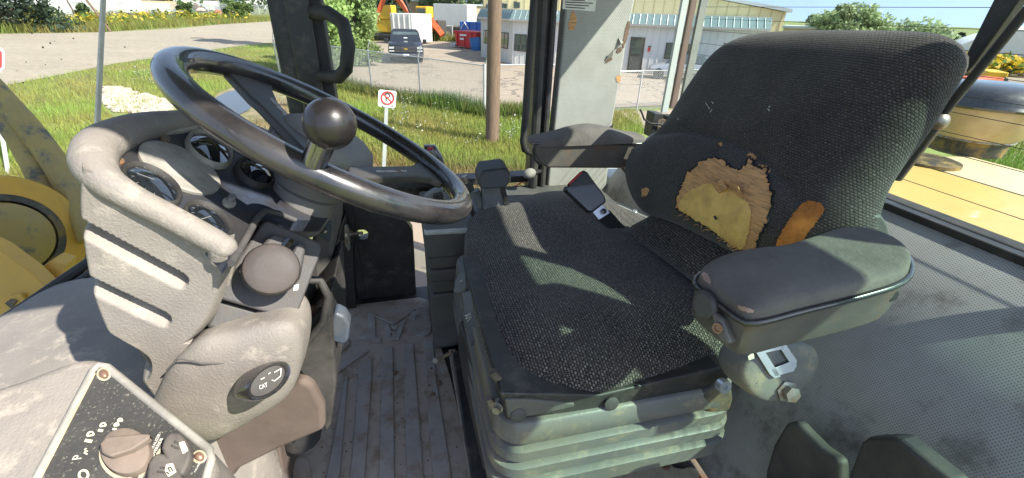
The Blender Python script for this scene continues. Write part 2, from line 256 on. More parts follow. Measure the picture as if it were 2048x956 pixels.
# ------------------------------------------------------------------ mesh helpers
def rootloc(p):
    while p is not None and p.parent is not None: p = p.parent
    return Vector(p.location) if p is not None else Vector((0, 0, 0))
def tag(o, label=None, cat=None, group=None, kind=None):
    if label: o['label'] = label
    if cat: o['category'] = cat
    if group: o['group'] = group
    if kind: o['kind'] = kind
    return o
def thing(name, loc, label, cat, group=None):
    o = bpy.data.objects.new(name, None); COL.objects.link(o); o.location = loc; o.empty_display_size = 0.05
    return tag(o, label, cat, group)
def link(name, me, m=None, parent=None, smooth=35, bevel=0, segs=2, label=None, kind=None):
    if parent is not None: me.transform(Matrix.Translation(-rootloc(parent)))
    if m is not None and not me.materials: me.materials.append(M[m] if isinstance(m, str) else m)
    if smooth:
        me.polygons.foreach_set('use_smooth', [True]*len(me.polygons))
        try: me.set_sharp_from_angle(angle=math.radians(smooth))
        except Exception: pass
    o = bpy.data.objects.new(name, me); COL.objects.link(o)
    if parent is not None: o.parent = parent
    if bevel:
        b = o.modifiers.new('bevel', 'BEVEL'); b.width = bevel; b.segments = segs; b.limit_method = 'ANGLE'; b.angle_limit = math.radians(30); b.harden_normals = True
    return tag(o, label=label, kind=kind)
class MB:
    def __init__(s): s.v = []; s.f = []; s.uv = {}
    def add(s, vs, fs):
        b = len(s.v); s.v += [tuple(v) for v in vs]; s.f += [tuple(b+i for i in f) for f in fs]; return b
    def box(s, c, d, rot=None):
        c = Vector(c); vs = []
        for sx in (-1, 1):
            for sy in (-1, 1):
                for sz in (-1, 1):
                    q = Vector((sx*d[0]/2, sy*d[1]/2, sz*d[2]/2))
                    if rot is not None: q = rot @ q
                    vs.append(c+q)
        s.add(vs, [(0, 1, 3, 2), (4, 6, 7, 5), (0, 4, 5, 1), (2, 3, 7, 6), (0, 2, 6, 4), (1, 5, 7, 3)]); return s
    def box2(s, a, b): a, b = Vector(a), Vector(b); return s.box((a+b)/2, b-a)
    def hexa(s, front, back):
        n = len(front); s.add(list(front)+list(back), [tuple(range(n)), tuple(range(2*n-1, n-1, -1))]+[(i, n+i, n+(i+1) % n, (i+1) % n) for i in range(n)]); return s
    def prism(s, front, vec):
        return s.hexa([Vector(p) for p in front], [Vector(p)+Vector(vec) for p in front])
    def tube(s, pts, r, n=8, cap=True):
        pts = [Vector(p) for p in pts]; k = len(pts); rs = r if isinstance(r, (list, tuple)) else [r]*k
        t0 = (pts[1]-pts[0]).normalized(); a = t0.orthogonal().normalized(); vs = []
        for i, p in enumerate(pts):
            t = (pts[min(i+1, k-1)]-pts[max(i-1, 0)]).normalized(); a = (a - t*a.dot(t)).normalized(); b = t.cross(a)
            for j in range(n):
                th = 2*math.pi*j/n; vs.append(p + rs[i]*(math.cos(th)*a+math.sin(th)*b))
        fs = [(i*n+j, i*n+(j+1) % n, (i+1)*n+(j+1) % n, (i+1)*n+j) for i in range(k-1) for j in range(n)]
        if cap: fs += [tuple(range(n-1, -1, -1)), tuple((k-1)*n+j for j in range(n))]
        s.add(vs, fs); return s
    def lathe(s, c, ax, prof, n=32, a0=None, sc=(1, 1)):
        c = Vector(c); ax = Vector(ax).normalized(); a = (Vector(a0) - ax*ax.dot(Vector(a0))).normalized() if a0 is not None else ax.orthogonal().normalized(); b = ax.cross(a); vs = []
        for r, h in prof:
            for j in range(n):
                th = 2*math.pi*j/n; vs.append(c+ax*h+r*(math.cos(th)*a*sc[0]+math.sin(th)*b*sc[1]))
        k = len(prof)
        fs = [(i*n+j, i*n+(j+1) % n, (i+1)*n+(j+1) % n, (i+1)*n+j) for i in range(k-1) for j in range(n)]
        fs += [tuple(range(n-1, -1, -1)), tuple((k-1)*n+j for j in range(n))]
        s.add(vs, fs); return s
    def sphere(s, c, r, n=24, ax=(0, 0, 1), sc=1):
        return s.lathe(c, ax, [(max(1e-4, r*math.sin(math.pi*i/14)), -r*sc*math.cos(math.pi*i/14)) for i in range(15)], n)
    def loft(s, rings, cap=True):
        n = len(rings[0]); k = len(rings)
        fs = [(i*n+j, i*n+(j+1) % n, (i+1)*n+(j+1) % n, (i+1)*n+j) for i in range(k-1) for j in range(n)]
        if cap: fs += [tuple(range(n-1, -1, -1)), tuple((k-1)*n+j for j in range(n))]
        s.add([p for r_ in rings for p in r_], fs); return s
    def mesh(s, name='m', fix=True):
        me = bpy.data.meshes.new(name); me.from_pydata(s.v, [], s.f); me.update()
        if fix:
            bm = bmesh.new(); bm.from_mesh(me); bmesh.ops.recalc_face_normals(bm, faces=bm.faces); bm.to_mesh(me); bm.free()
        return me
    def go(s, name, m, parent=None, **k): return link(name, s.mesh(name), m, parent, **k)
def planar_uv(o, n, up=(0, 0, 1)):
    me = o.data; n = Vector(n).normalized(); a = Vector(up).cross(n).normalized(); b = n.cross(a)
    uv = me.uv_layers.new(name='UVMap')
    for l in me.loops:
        p = me.vertices[l.vertex_index].co; uv.data[l.index].uv = (p.dot(a), p.dot(b))
    return o
def quick(name, m, parent=None, smooth=35, bevel=0, **k):
    return name
def poly(P, pxs): return [P(q) for q in pxs]
def smoothpoly(pts, n=96, it=2):
    P = [Vector(p) for p in pts]
    for _ in range(it):
        Q = []
        for i in range(len(P)):
            a, b = P[i], P[(i+1) % len(P)]; Q += [a*0.75+b*0.25, a*0.25+b*0.75]
        P = Q
    L = [0]
    for i in range(len(P)): L.append(L[-1]+(P[(i+1) % len(P)]-P[i]).length)
    out = []; j = 0
    for i in range(n):
        t = L[-1]*i/n
        while L[j+1] < t: j += 1
        f = (t-L[j])/max(1e-9, L[j+1]-L[j]); out.append(P[j].lerp(P[(j+1) % len(P)], f))
    return out
def pillow(outline, n, up, dn, p=4.0, disp=None, N=112, it=2, centre=None, inner=12):
    """closed cushion: rings shrunk from the outline, rounded rim, uv in metres"""
    n = Vector(n).normalized(); O = smoothpoly(outline, N, it); c = Vector(centre) if centre else sum(O, Vector())/N
    a = Vector((0, 1, 0)); a = (a-n*a.dot(n)).normalized(); b = n.cross(a)
    ss = list(np.linspace(0, 0.86, inner)) + [0.9, 0.935, 0.962, 0.982, 0.994, 1.0]
    vs = [c + n*(up + (disp(0, 0, 0) if disp else 0))]; uv = [(0, 0)]; fs = []
    def ring(s, sign, h):
        out = []
        for q in O:
            d = q-c; P = c + d*s; hh = h*(1-s**p)**(1/p)
            if disp and sign > 0: hh += disp((P-c).dot(a), (P-c).dot(b), s)
            out.append(P + n*sign*hh)
        return out
    rings = [ring(s, 1, up) for s in ss[1:]] + [ring(s, -1, dn) for s in ss[-2:0:-1]]
    cum = [0.0]*N; prev = [vs[0]]*N
    for R in rings:
        for j, P in enumerate(R):
            cum[j] += (P-prev[j]).length; d = O[j]-c; d2 = Vector((d.dot(a), d.dot(b))).normalized(); vs.append(P); uv.append((d2.x*cum[j], d2.y*cum[j]))
        prev = R
    for j in range(N): fs.append((0, 1+j, 1+(j+1) % N))
    for i in range(len(rings)-1):
        for j in range(N): fs.append((1+i*N+j, 1+(i+1)*N+j, 1+(i+1)*N+(j+1) % N, 1+i*N+(j+1) % N))
    k = 1+(len(rings)-1)*N; fs.append(tuple(k+j for j in range(N)))
    me = bpy.data.meshes.new('pillow'); me.from_pydata([tuple(v) for v in vs], [], fs); me.update()
    ul = me.uv_layers.new(name='UVMap')
    for l in me.loops: ul.data[l.index].uv = uv[l.vertex_index]
    bm = bmesh.new(); bm.from_mesh(me); bmesh.ops.recalc_face_normals(bm, faces=bm.faces); bm.to_mesh(me); bm.free()
    return me
def inpoly(x, y, P):
    x = np.asarray(x); y = np.asarray(y); r = np.zeros(x.shape, bool); n = len(P)
    for i in range(n):
        x1, y1 = P[i][:2]; x2, y2 = P[(i+1) % n][:2]
        c = ((y1 > y) != (y2 > y)) & (x < (x2-x1)*(y-y1)/((y2-y1) or 1e-9)+x1); r ^= c
    return r
def bvh_of(me): return BVHTree.FromPolygons([v.co.copy() for v in me.vertices], [tuple(p.vertices) for p in me.polygons])
def conform(bvh, P, off, step=3.0, jitter=0.0, thick=True, maxd=5):
    """a thin sheet lying on a surface: outline P, with its own rim"""
    xs = [p[0] for p in P]; ys = [p[1] for p in P]; nx = int((max(xs)-min(xs))/step)+2; ny = int((max(ys)-min(ys))/step)+2
    PJ = P; idx = {}; vs = []; fs = []
    def vert(i, j):
        if (i, j) in idx: return idx[(i, j)]
        q = (min(xs)+i*step, min(ys)+j*step); d = ray(q).normalized(); h = bvh.ray_cast(CAM, d)
        if h[0] is None or h[3] > maxd: idx[(i, j)] = None; return None
        nn = h[1] if h[1].dot(d) < 0 else -h[1]
        vs.append(h[0]+nn*(off + random.uniform(-jitter, jitter))); idx[(i, j)] = len(vs)-1; return idx[(i, j)]
    gi = np.arange(nx)*step+min(xs)+step/2; gj = np.arange(ny)*step+min(ys)+step/2
    inn = inpoly(gi[:, None]+np.zeros(ny), gj[None, :]+np.zeros((nx, 1)), PJ)
    for i in range(nx):
        for j in range(ny):
            if inn[i, j]:
                q = [vert(i, j), vert(i, j+1), vert(i+1, j+1), vert(i+1, j)]
                if None not in q: fs.append(tuple(q))
    me = bpy.data.meshes.new('patch'); me.from_pydata([tuple(v) for v in vs], [], fs); me.update(); return me
def ragged(P, amp, n=140):
    V = smoothpoly([Vector((p[0], p[1], 0)) for p in P], n, 1); return [(v.x+random.uniform(-amp, amp), v.y+random.uniform(-amp, amp)) for v in V]
def text(body, P, p0, p1, m, parent, name='lettering', lift=0.0006, thick=0.0003, hscale=1.0, label=None):
    a, b = P(p0), P(p1); n = P.n if P.n.dot(CAM-a) > 0 else -P.n
    xd = (b-a).normalized(); yd = n.cross(xd)
    cu = bpy.data.curves.new('text', 'FONT'); cu.body = body; cu.size = 1; cu.extrude = 0.02
    t = bpy.data.objects.new('text', cu); COL.objects.link(t); dg = bpy.context.evaluated_depsgraph_get()
    me = bpy.data.meshes.new_from_object(t.evaluated_get(dg)); bpy.data.objects.remove(t)
    mx = max(v.co.x for v in me.vertices); mn = min(v.co.x for v in me.vertices); s = (b-a).length/(mx-mn)
    for v in me.vertices:
        c = v.co; v.co = a + xd*(c.x-mn)*s + yd*c.y*s*hscale + n*(lift+c.z*thick*20)
    me.materials.clear(); return link(name, me, m, parent, smooth=0, label=label)
def rrect(cx, cy, hx, hy, r, z, k=6):
    out = []
    for (sx, sy, a0) in ((1, 1, 0), (-1, 1, 90), (-1, -1, 180), (1, -1, 270)):
        for i in range(k+1):
            t = math.radians(a0+90*i/k); out.append(Vector((cx+sx*(hx-r)+r*math.cos(t), cy+sy*(hy-r)+r*math.sin(t), z)))
    return out
def colored(name, V, Fc, cols, m, parent=None, kind=None, label=None):
    me = bpy.data.meshes.new(name); nv = len(V); V = np.asarray(V, np.float32); Fc = np.asarray(Fc, np.int32)
    me.vertices.add(nv); me.vertices.foreach_set('co', V.ravel()); k = Fc.shape[1]
    me.loops.add(Fc.size); me.loops.foreach_set('vertex_index', Fc.ravel()); me.polygons.add(len(Fc))
    me.polygons.foreach_set('loop_start', np.arange(0, Fc.size, k, dtype=np.int32)); me.polygons.foreach_set('loop_total', np.full(len(Fc), k, np.int32)); me.update(calc_edges=True)
    at = me.color_attributes.new('col', 'FLOAT_COLOR', 'POINT'); c4 = np.ones((nv, 4), np.float32); c4[:, :3] = cols; at.data.foreach_set('color', c4.ravel())
    return link(name, me, m, parent, smooth=0, kind=kind, label=label)
def blades(name, P, h, wd, base, var, lean=0.5, parent=None, kind='stuff', z0=GZ, tipcol=None, label=None):
    n = len(P); ang = RNG.uniform(0, 2*np.pi, n); hh = h*RNG.uniform(0.5, 1.3, n); ww = wd*RNG.uniform(0.6, 1.3, n)
    dx, dy = np.cos(ang), np.sin(ang); la = RNG.uniform(0, 2*np.pi, n); ll = lean*hh*RNG.uniform(0, 1, n)
    V = np.zeros((n, 3, 3)); z = np.full(n, z0)
    V[:, 0] = np.c_[P[:, 0]-dx*ww, P[:, 1]-dy*ww, z]; V[:, 1] = np.c_[P[:, 0]+dx*ww, P[:, 1]+dy*ww, z]
    V[:, 2] = np.c_[P[:, 0]+np.cos(la)*ll, P[:, 1]+np.sin(la)*ll, z+hh]
    pat = .5+.5*np.sin(P[:, 0]*.9+1.3*np.sin(P[:, 1]*.55))*np.sin(P[:, 1]*.7+1.7*np.sin(P[:, 0]*.45)); hh = hh*(.75+.5*pat); V[:, 2, 2] = z0+hh
    c = np.asarray(base)[None, :]*(1+RNG.uniform(-var, var, (n, 1)))*np.c_[.95+.25*(1-pat), .85+.25*pat, np.ones(n)]; dry = RNG.uniform(0, 1, n) < 0.10+.22*(1-pat)**2
    c[dry] = np.array((0.33, 0.28, 0.10))*RNG.uniform(0.6, 1.1, (dry.sum(), 1)); c = np.repeat(c[:, None, :], 3, 1)
    return colored(name, V.reshape(-1, 3), np.arange(3*n).reshape(n, 3), c.reshape(-1, 3), 'leafy', parent, kind, label)
def leaves(C, R, n, size, base, var, hfac=0.8):
    """n small faces spread through clumps"""
    C = np.asarray(C); R = np.asarray(R); i = RNG.integers(0, len(C), n); d = RNG.normal(size=(n, 3)); d /= np.linalg.norm(d, axis=1)[:, None]
    r = R[i]*RNG.uniform(0.25, 1.08, n)**0.6; p = C[i]+d*r[:, None]*np.array([1, 1, hfac])
    a = RNG.normal(size=(n, 3)); a /= np.linalg.norm(a, axis=1)[:, None]; b = np.cross(a, RNG.normal(size=(n, 3))); b /= np.linalg.norm(b, axis=1)[:, None]
    s = size*RNG.uniform(0.6, 1.3, n)[:, None]; V = np.stack([p-a*s, p+b*s*0.6, p+a*s, p-b*s*0.6], 1)
    tone = RNG.uniform(1-var, 1+var, len(C))[i][:, None]*RNG.uniform(0.8, 1.2, (n, 1)); c = np.asarray(base)[None, :]*tone
    return V.reshape(-1, 3), np.arange(4*n).reshape(n, 4), np.repeat(c, 4, 0)
def tree(name, base, h, rad, n, size, col, label, cat='tree', group=None, clumps=26, trunk_h=0.25, var=0.35, low=0.2, trunk_r=None, shape='round'):
    base = Vector(base); t = thing(name, base, label, cat, group); tr = trunk_r or h*0.018; top = base+Vector((0, 0, h*0.85))
    mb = MB(); mb.tube([base, base+Vector((random.uniform(-.1, .1), random.uniform(-.1, .1), h*0.4)), top], [tr, tr*0.7, tr*0.15], 8)
    C, R = [], []
    for k in range(clumps):
        f = low+(1-low)*k/(clumps-1) if shape == 'cone' else random.uniform(low, 1.0)
        if shape == 'cone': rr = rad*(1.02-f)*random.uniform(0.5, 1.0); cr = max(0.25, rad*(1.1-f)*0.4)
        elif shape == 'column': rr = rad*random.uniform(0.15, 0.8)*math.sin(math.pi*min(0.96, f*0.8+0.14))**0.6; cr = rad*random.uniform(0.3, 0.45)
        else: rr = rad*random.uniform(0.2, 0.85)*math.sqrt(max(0.05, 1-(2*f-1-0.05)**2)); cr = rad*random.uniform(0.16, 0.34)
        th = random.uniform(0, 2*math.pi)+k*2.4; c = base+Vector((rr*math.cos(th), rr*math.sin(th), h*f*0.95)); C.append(c[:]); R.append(cr)
        if k % 3 == 0: mb.tube([base+Vector((0, 0, h*max(0.12, f*0.6))), base.lerp(c, 0.5)+Vector((0, 0, h*f*0.12)), c], [tr*0.45, tr*0.3, tr*0.08], 5)
    mb.go('trunk', 'bark', t); V, Fc, c = leaves(C, R, n, size, col, var); colored('crown', V, Fc, c, 'leafy', t); return t

# ================================================================== CAB SHELL
YF = 1.33; XR = 0.88
cab = thing('loader_cab', (0.1, 0.6, 0), 'open operator cab of the wheel loader with black pillars, glazing and perforated grey lining', 'cab')
MB().box2((-0.72, -0.02, -0.06), (0.95, 1.40, -0.004)).go('floor_pan', 'black', cab)
MB().box2((-0.80, -0.03, 1.545), (1.05, 1.42, 1.67)).go('roof', 'plastic2', cab, bevel=0.02)
PY = lambda y: Plane((0, y, 0), (0, 1, 0))
PX = lambda x: Plane((x, 0, 0), (1, 0, 0))
PZ = lambda z: Plane((0, 0, z), (0, 0, 1))
def upto(P, pts, top):   # continue the upper end of a post straight up
    return [P(q) for q in pts]
def post(name, pxa, pxb, y, th, m='black', bev=0.006, topz=1.82, parent=cab):
    """vertical post through two picture edges: left and right x at the lower row"""
    a, b = Y(pxa, y), Y(pxb, y); z0 = min(a.z, b.z)
    return MB().box2((a.x, y, z0), (b.x, y+th, topz)).go(name, m, parent, bevel=bev)
a, b = Y((571, 193), YF+.02), Y((608, 215), YF+.02); MB().box2((a.x, YF+.02, 0), (b.x+.01, YF+.09, 1.55)).go('front_pillar', 'black', cab, bevel=.006)
a, b = Y((605, 215), YF-.01), Y((648, 193), YF-.01); MB().box2((a.x, YF-.01, 0), (b.x, YF+.05, 1.55)).go('pillar_cover', 'black', cab, bevel=.008)
c = Y((671, 193), YF+.02); MB().box2((b.x-.004, YF+.02, 0), (c.x, YF+.08, 1.55)).go('front_pillar_channel', 'rubber', cab, bevel=.005)
hp = [Y(q, YF-0.10+0.02*abs(i-3)) for i, q in enumerate([(622, 25), (656, 26), (686, 46), (697, 92), (692, 138), (678, 154), (640, 155)])]
hp[0].y = YF; hp[-1].y = YF
MB().tube([Vector(v) for v in smoothpoly(hp, 60, 1)[:1]]+[v for v in hp], 0.017, 12).go('grab_handle', 'rubber', cab, smooth=60)
# door lower panel with latch cut
P = PY(YF+0.03)
MB().prism(poly(P, [(698, 395), (780, 395), (826, 462), (829, 510), (833, 600), (722, 612), (712, 560), (709, 486), (735, 478), (737, 466), (728, 460), (706, 462)]), (0, 0.05, 0)).go('door_panel', 'black', cab, bevel=0.004)
lt = MB().prism(poly(PY(YF-.06), [(689, 452), (694, 451), (699, 462), (701, 500), (696, 503), (690, 490)]), (0, 0.012, 0)).go('door_latch', 'bolt', cab, bevel=0.002)
MB().tube([Y((692, 470), YF-.066), Y((724, 466), YF-.02)], 0.0055, 8).go('latch_bolt', 'bolt', lt)
# window sill bar of the far door
a, b = Y((640, 376), YF+0.02), Y((1078, 362), YF+0.02)
MB().box2((a.x, YF+0.0, a.z-0.012), (b.x, YF+0.06, a.z+0.010)).go('door_sill', 'black', cab, bevel=0.003)
MB().box2((a.x, YF+0.05, a.z-0.06), (Y((905, 380), YF+0.06).x, YF+0.075, a.z-0.012)).go('door_rail', 'black', cab, bevel=0.003)
MB().box2((a.x+.02, YF+0.062, 0.46), (Y((1066, 300), YF+.06).x, YF+0.066, 1.55)).go('door_glass', 'clear', cab, smooth=0)
# side (B) pillar, its grab tube and the perforated trim
post('side_pillar', (1064, 255), (1099, 255), YF-0.03, 0.06); 
a, b = Y((1064, 255), YF-.03), Y((1099, 255), YF-.03)
MB().box2((a.x, YF-0.03, 0.30), (b.x, YF+0.03, a.z)).go('side_pillar_foot', 'black', cab, bevel=0.004)
c0 = Y((1080, 255), YF-.045); MB().tube([(c0.x-.012, YF-.04, 0.3), (c0.x-.012, YF-.04, 1.55)], 0.014, 10).go('pillar_seal', 'rubber', cab)
MB().tube([(c0.x+.022, YF-.035, 0.3), (c0.x+.022, YF-.035, 1.55)], 0.010, 10).go('pillar_seal', 'rubber', cab)
g = [Y(q, YF-.07) for q in [(1074, -40), (1068, 0), (1058, 120), (1051, 230), (1046, 283), (1049, 299)]]+[Y((1058, 304), YF-.05), Y((1068, 302), YF-.01)]
MB().tube(g, 0.0105, 10).go('side_grab_rail', 'rubber', cab, smooth=60)
P = PY(YF-.035)
tr = MB().prism(poly(P, [(1136, -40), (1280, -40), (1271, 0), (1261, 45), (1243, 150), (1224, 256), (1222, 300), (1210, 400), (1090, 425), (1099, 330), (1108, 250), (1121, 120)]), (0, 0.05, 0)).go('pillar_trim', 'trim', cab, bevel=0.008)
planar_uv(tr, (0, -1, 0))
bv_trim = bvh_of(MB().prism(poly(P, [(1136, -40), (1280, -40), (1210, 420), (1080, 425)]), (0, 0.05, 0)).mesh())
for pl, mm in (([(1141, 26), (1148, 22), (1153, 35), (1152, 50), (1146, 62), (1138, 60), (1136, 48), (1141, 38)], 'backing'), ([(1233, 152), (1240, 150), (1242, 160), (1236, 166), (1231, 160)], 'backing'),
               ([(1255, 40), (1262, 44), (1250, 92), (1243, 100), (1247, 70)], 'soil'), ([(1232, 98), (1244, 92), (1243, 104), (1233, 107)], 'soil'), ([(1208, 124), (1222, 112), (1226, 118), (1212, 127)], 'soil')):
    link('torn_patch', conform(bv_trim, ragged(pl, 0.8, 60), 0.0012, 1.2), mm, cab, smooth=0)
for q in ([(1208, 122), (1222, 100), (1224, 112)], [(1236, 76), (1238, 88), (1246, 84)], [(1212, 258), (1223, 246), (1224, 258)]):
    v = poly(P, q); v[1] += Vector((0, -0.012, 0)); MB().prism(v, (0.001, -0.002, 0)).go('torn_flap', 'trim', cab, smooth=0)
st = MB().prism(poly(PY(YF-.0365), [(1127, -30), (1196, -34), (1190, 23), (1125, 18)]), (0, 0.0012, 0)).go('warning_label', 'white', cab, smooth=0)
for i in range(6):
    y_ = -12+5.0*i; MB().prism(poly(PY(YF-.0372), [(1131, y_), (1186-8*(i % 3), y_+2.6), (1186-8*(i % 3), y_+4.6), (1131, y_+2.2)]), (0, .0005, 0)).go('label_print', 'wintrim', st, smooth=0)
# panes and posts right of the trim
x1 = Y((1335, 226), YF+.05).x; a = Y((1215, 300), YF+.05)
MB().box2((a.x-.05, YF+.05, 0.40), (x1, YF+.055, 1.55)).go('side_glass', 'clear', cab, smooth=0)
for nm, pa, pb, m in (('glass_edge_strip', (1324, 226), (1335, 226), 'edge'), ('corner_post', (1341, 217), (1352, 217), 'brown'), ('corner_post', (1358, 223), (1371, 223), 'lever')):
    a, b = Y(pa, YF+.04), Y(pb, YF+.04); MB().box2((a.x, YF+.04, a.z), (b.x, YF+.052, 1.55)).go(nm, m, cab, bevel=.001)
P = PY(YF-.02)
br = MB().prism(poly(P, [(1309, 226), (1328, 228), (1326, 238), (1318, 240), (1313, 275), (1301, 275)]), (0, .05, 0)).go('window_bracket', 'black', cab, bevel=.002)
MB().prism(poly(P, [(1318, 236), (1345, 244), (1380, 258), (1372, 272), (1340, 258), (1313, 250)]), (0, .05, 0)).go('dusty_bracket_ledge', 'dirt_plate', br, bevel=.002)
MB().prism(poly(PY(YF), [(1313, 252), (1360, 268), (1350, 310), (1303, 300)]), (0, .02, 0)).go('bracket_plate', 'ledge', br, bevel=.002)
MB().tube([Y(q, YF-.03) for q in [(1280, 219), (1284, 226), (1288, 238), (1300, 247), (1318, 248), (1345, 256)]], 0.0032, 8).go('loose_cable', 'rubber', cab, smooth=60)
# rear wall: curved perforated lining and the heated glass above it
zt = X((1760, 412), XR).z
prof = [(XR+.02, zt), (XR-.005, zt-.004), (0.80, zt-.06), (0.735, zt-.125), (0.675, zt-.215), (0.63, zt-.32), (0.60, zt-.43), (0.585, 0.0)]
pr = []
for i in range(len(prof)-1):
    for k in range(5): f = k/5; pr.append((prof[i][0]*(1-f)+prof[i+1][0]*f, prof[i][1]*(1-f)+prof[i+1][1]*f))
for _ in range(6): pr = [pr[0]]+[tuple((pr[i-1][k]+2*pr[i][k]+pr[i+1][k])/4 for k in (0, 1)) for i in range(1, len(pr)-1)]+[pr[-1]]
ys = list(np.linspace(-0.34, 1.31, 34)); V = [(x, y, z) for (x, z) in pr for y in ys]; n_ = len(ys)
me = bpy.data.meshes.new('rear'); me.from_pydata(V, [], [(i*n_+j, i*n_+j+1, (i+1)*n_+j+1, (i+1)*n_+j) for i in range(len(pr)-1) for j in range(n_-1)]); me.update()
ul = me.uv_layers.new(name='UVMap'); cum = [0]
for i in range(1, len(pr)): cum.append(cum[-1]+math.hypot(pr[i][0]-pr[i-1][0], pr[i][1]-pr[i-1][1]))
for l in me.loops: vi = l.vertex_index; ul.data[l.index].uv = (V[vi][1], cum[vi//n_])
rp = link('rear_lining', me, 'perf', cab, smooth=60)
sd = rp.modifiers.new('thickness', 'SOLIDIFY'); sd.thickness = 0.01; sd.offset = 1
zg = X((1760, 384), XR+.03).z
MB().box2((XR-.012, -0.34, zt), (XR+.012, 1.36, zt+.014)).go('rear_sill', 'black', cab, bevel=.004)
MB().box2((XR+.012, -0.34, zt-.01), (XR+.05, 1.36, zg)).go('rear_window_seal', 'rubber', cab, bevel=.006)
wm = MB().box2((XR-.05, .0, .87), (XR+.015, .115, 1.24)).go('sun_blocker', 'plastic', cab, bevel=.015, segs=3)  # unseen box added at the rear window to keep sun off the cushion
MB().tube([(XR-.01, .05, 1.23), (XR-.01, .05, 1.32)], .008, 8).go('blocker_cable', 'rubber', wm, smooth=60)  # belongs to the added sun blocker
rg = MB().box2((XR+.035, 0.212, zg-.005), (XR+.04, 1.36, 1.34)).go('rear_glass', 'rearclear', cab, smooth=0)
MB().box2((XR+.035, -0.34, zg-.005), (XR+.04, 0.192, 1.34)).go('rear_glass', 'tinted', cab, smooth=0)
MB().box2((XR+.025, 0.190, zg-.005), (XR+.05, 0.214, 1.34)).go('rear_glass_joint', 'rubber', cab, smooth=0)
MB().box2((XR-.02, -0.34, 1.335), (XR+.06, 1.36, 1.55)).go('rear_header', 'black', cab, bevel=.006)
for py in (15, 62, 110, 163, 251-40, 251, 299, 345, 440, 392):
    z = X((2048, py), XR+.032).z; MB().tube([(XR+.032, -0.04, z), (XR+.032, 1.3, z)], 0.0007, 4).go('heating_wire', 'wintrim', rg, smooth=0)
MB().box2((XR+.0, -0.40, 0), (XR+.07, -0.345, 1.55)).go('rear_corner_post', 'black', cab, bevel=.006)
# gas strut and wiper link in front of the rear glass
t = thing('gas_strut', X((1790, 355), XR-.03), 'black gas strut slanting across the rear window beside the seat back', 'gas strut')
P = PX(XR-.03)
MB().tube([P((2075, -5)), P((1876, 240))], 0.0065, 10).go('rod', 'rubber', t, smooth=60)
MB().tube([P((1880, 236)), P((1790, 356))], 0.011, 10).go('cylinder', 'black', t, smooth=60)
MB().sphere(P((1874, 242)), 0.016, 14).go('joint', 'bolt', t, smooth=60)
t = thing('window_frame_bar', X((1935, 140), XR), 'thick black bar rising to the roof in the rear window corner', 'frame bar')
MB().prism(poly(PX(XR-.005), [(1985, 0), (2012, -40), (2066, -40), (1948, 128), (1930, 148), (1925, 120)]), (0.02, 0, 0)).go('bar', 'black', t, bevel=.004)
# windshield: seam, lower frame
t = thing('windshield', (-0.70, 0.7, 0.42), 'clear curved front windshield with a pale bonded seam', 'windshield')
wa, wb = Z((-60, 690), .43), Z((158, 538), .43)
wb2 = wa+(wb-wa)*1.15
wc = Vector((-0.50, 1.33, .43)); we = Vector((-0.24, 1.40, .43)); wz = wa+(wa-wb)*.6
seamf = None
def strip(name, a, b, m, **k):
    MB().hexa([a, b, Vector((b.x, b.y, 1.55)), Vector((a.x, a.y, 1.55))], [q+Vector((-.004, .002, 0)) for q in (a, b, Vector((b.x, b.y, 1.55)), Vector((a.x, a.y, 1.55)))]).go(name, m, t, smooth=0, **k)
strip('front_pane', wz, wb2, 'clear'); strip('corner_pane', wb2, we, 'clear')
dn = (wb-wa).normalized(); nn_ = Vector((dn.y, -dn.x, 0)); PW = Plane(wa, nn_)
v = [PW(q)+nn_*.003 for q in [(199, -30), (207, -30), (194, 250), (185, 250)]]
MB().prism(v, nn_*.004).go('bonded_seam', 'seam', t, smooth=0)
MB().tube([wz+Vector((0, 0, .0)), wb2], 0.010, 8).go('lower_seal', 'rubber', t); MB().tube([wz+nn_*.03, wb2+nn_*.03], 0.006, 8).go('lower_trim', 'black', t)
for i in range(26):
    q = random.choice([(random.uniform(20, 180), random.uniform(20, 200)), (random.uniform(210, 520), random.uniform(20, 110))])
    pp = PW(q)+nn_*.001; MB().sphere(pp, random.uniform(.0006, .0017), 6).go('dirt_speck', 'soil', t, smooth=60)
# near-left door post in front, out of the picture but part of the cab
MB().box2((-0.78, -0.03, 0), (-0.70, 0.05, 1.55)).go('door_post', 'black', cab, bevel=.006)

# ================================================================== FLOOR MAT
t = thing('floor_mat', (-0.15, 0.95, 0), 'dirty ribbed black rubber floor mat with raised lettering between dash and seat', 'floor mat')
P0 = PZ(0.0); P1 = PZ(0.004)
MB().prism(poly(P0, [(560, 1010), (590, 880), (640, 740), (690, 640), (702, 612), (838, 596), (862, 602), (872, 660), (905, 770), (940, 930), (955, 1010)]), (0, 0, 0.004)).go('mat_base', 'mat', t, bevel=.002)
for nm, px in (('rib', [(766, 697), (786, 695), (788, 830), (790, 1010), (757, 1010), (762, 830)]), ('rib', [(807, 691), (827, 689), (833, 760), (842, 880), (852, 1010), (816, 1010), (810, 800)]), ('rib', [(848, 685), (867, 683), (873, 760), (892, 880), (912, 1010), (872, 1010), (858, 850)]),
               ('rib', [(720, 735), (744, 717), (744, 760), (737, 860), (726, 1010), (694, 1010), (706, 900), (714, 800)]), ('rib', [(690, 758), (697, 752), (690, 840), (676, 1010), (642, 1010), (668, 880), (684, 790)]),
               ('diagonal_rib', [(672, 735), (735, 700), (738, 703), (672, 750)]), ('diagonal_rib', [(665, 712), (698, 678), (700, 690), (672, 716)])):
    pts = [P1(q) for q in px]; top = [P1(q)+Vector((0, 0, .006)) for q in px]
    MB().prism(pts, (0, 0, .0065)).go(nm, 'rib', t, bevel=.0025)
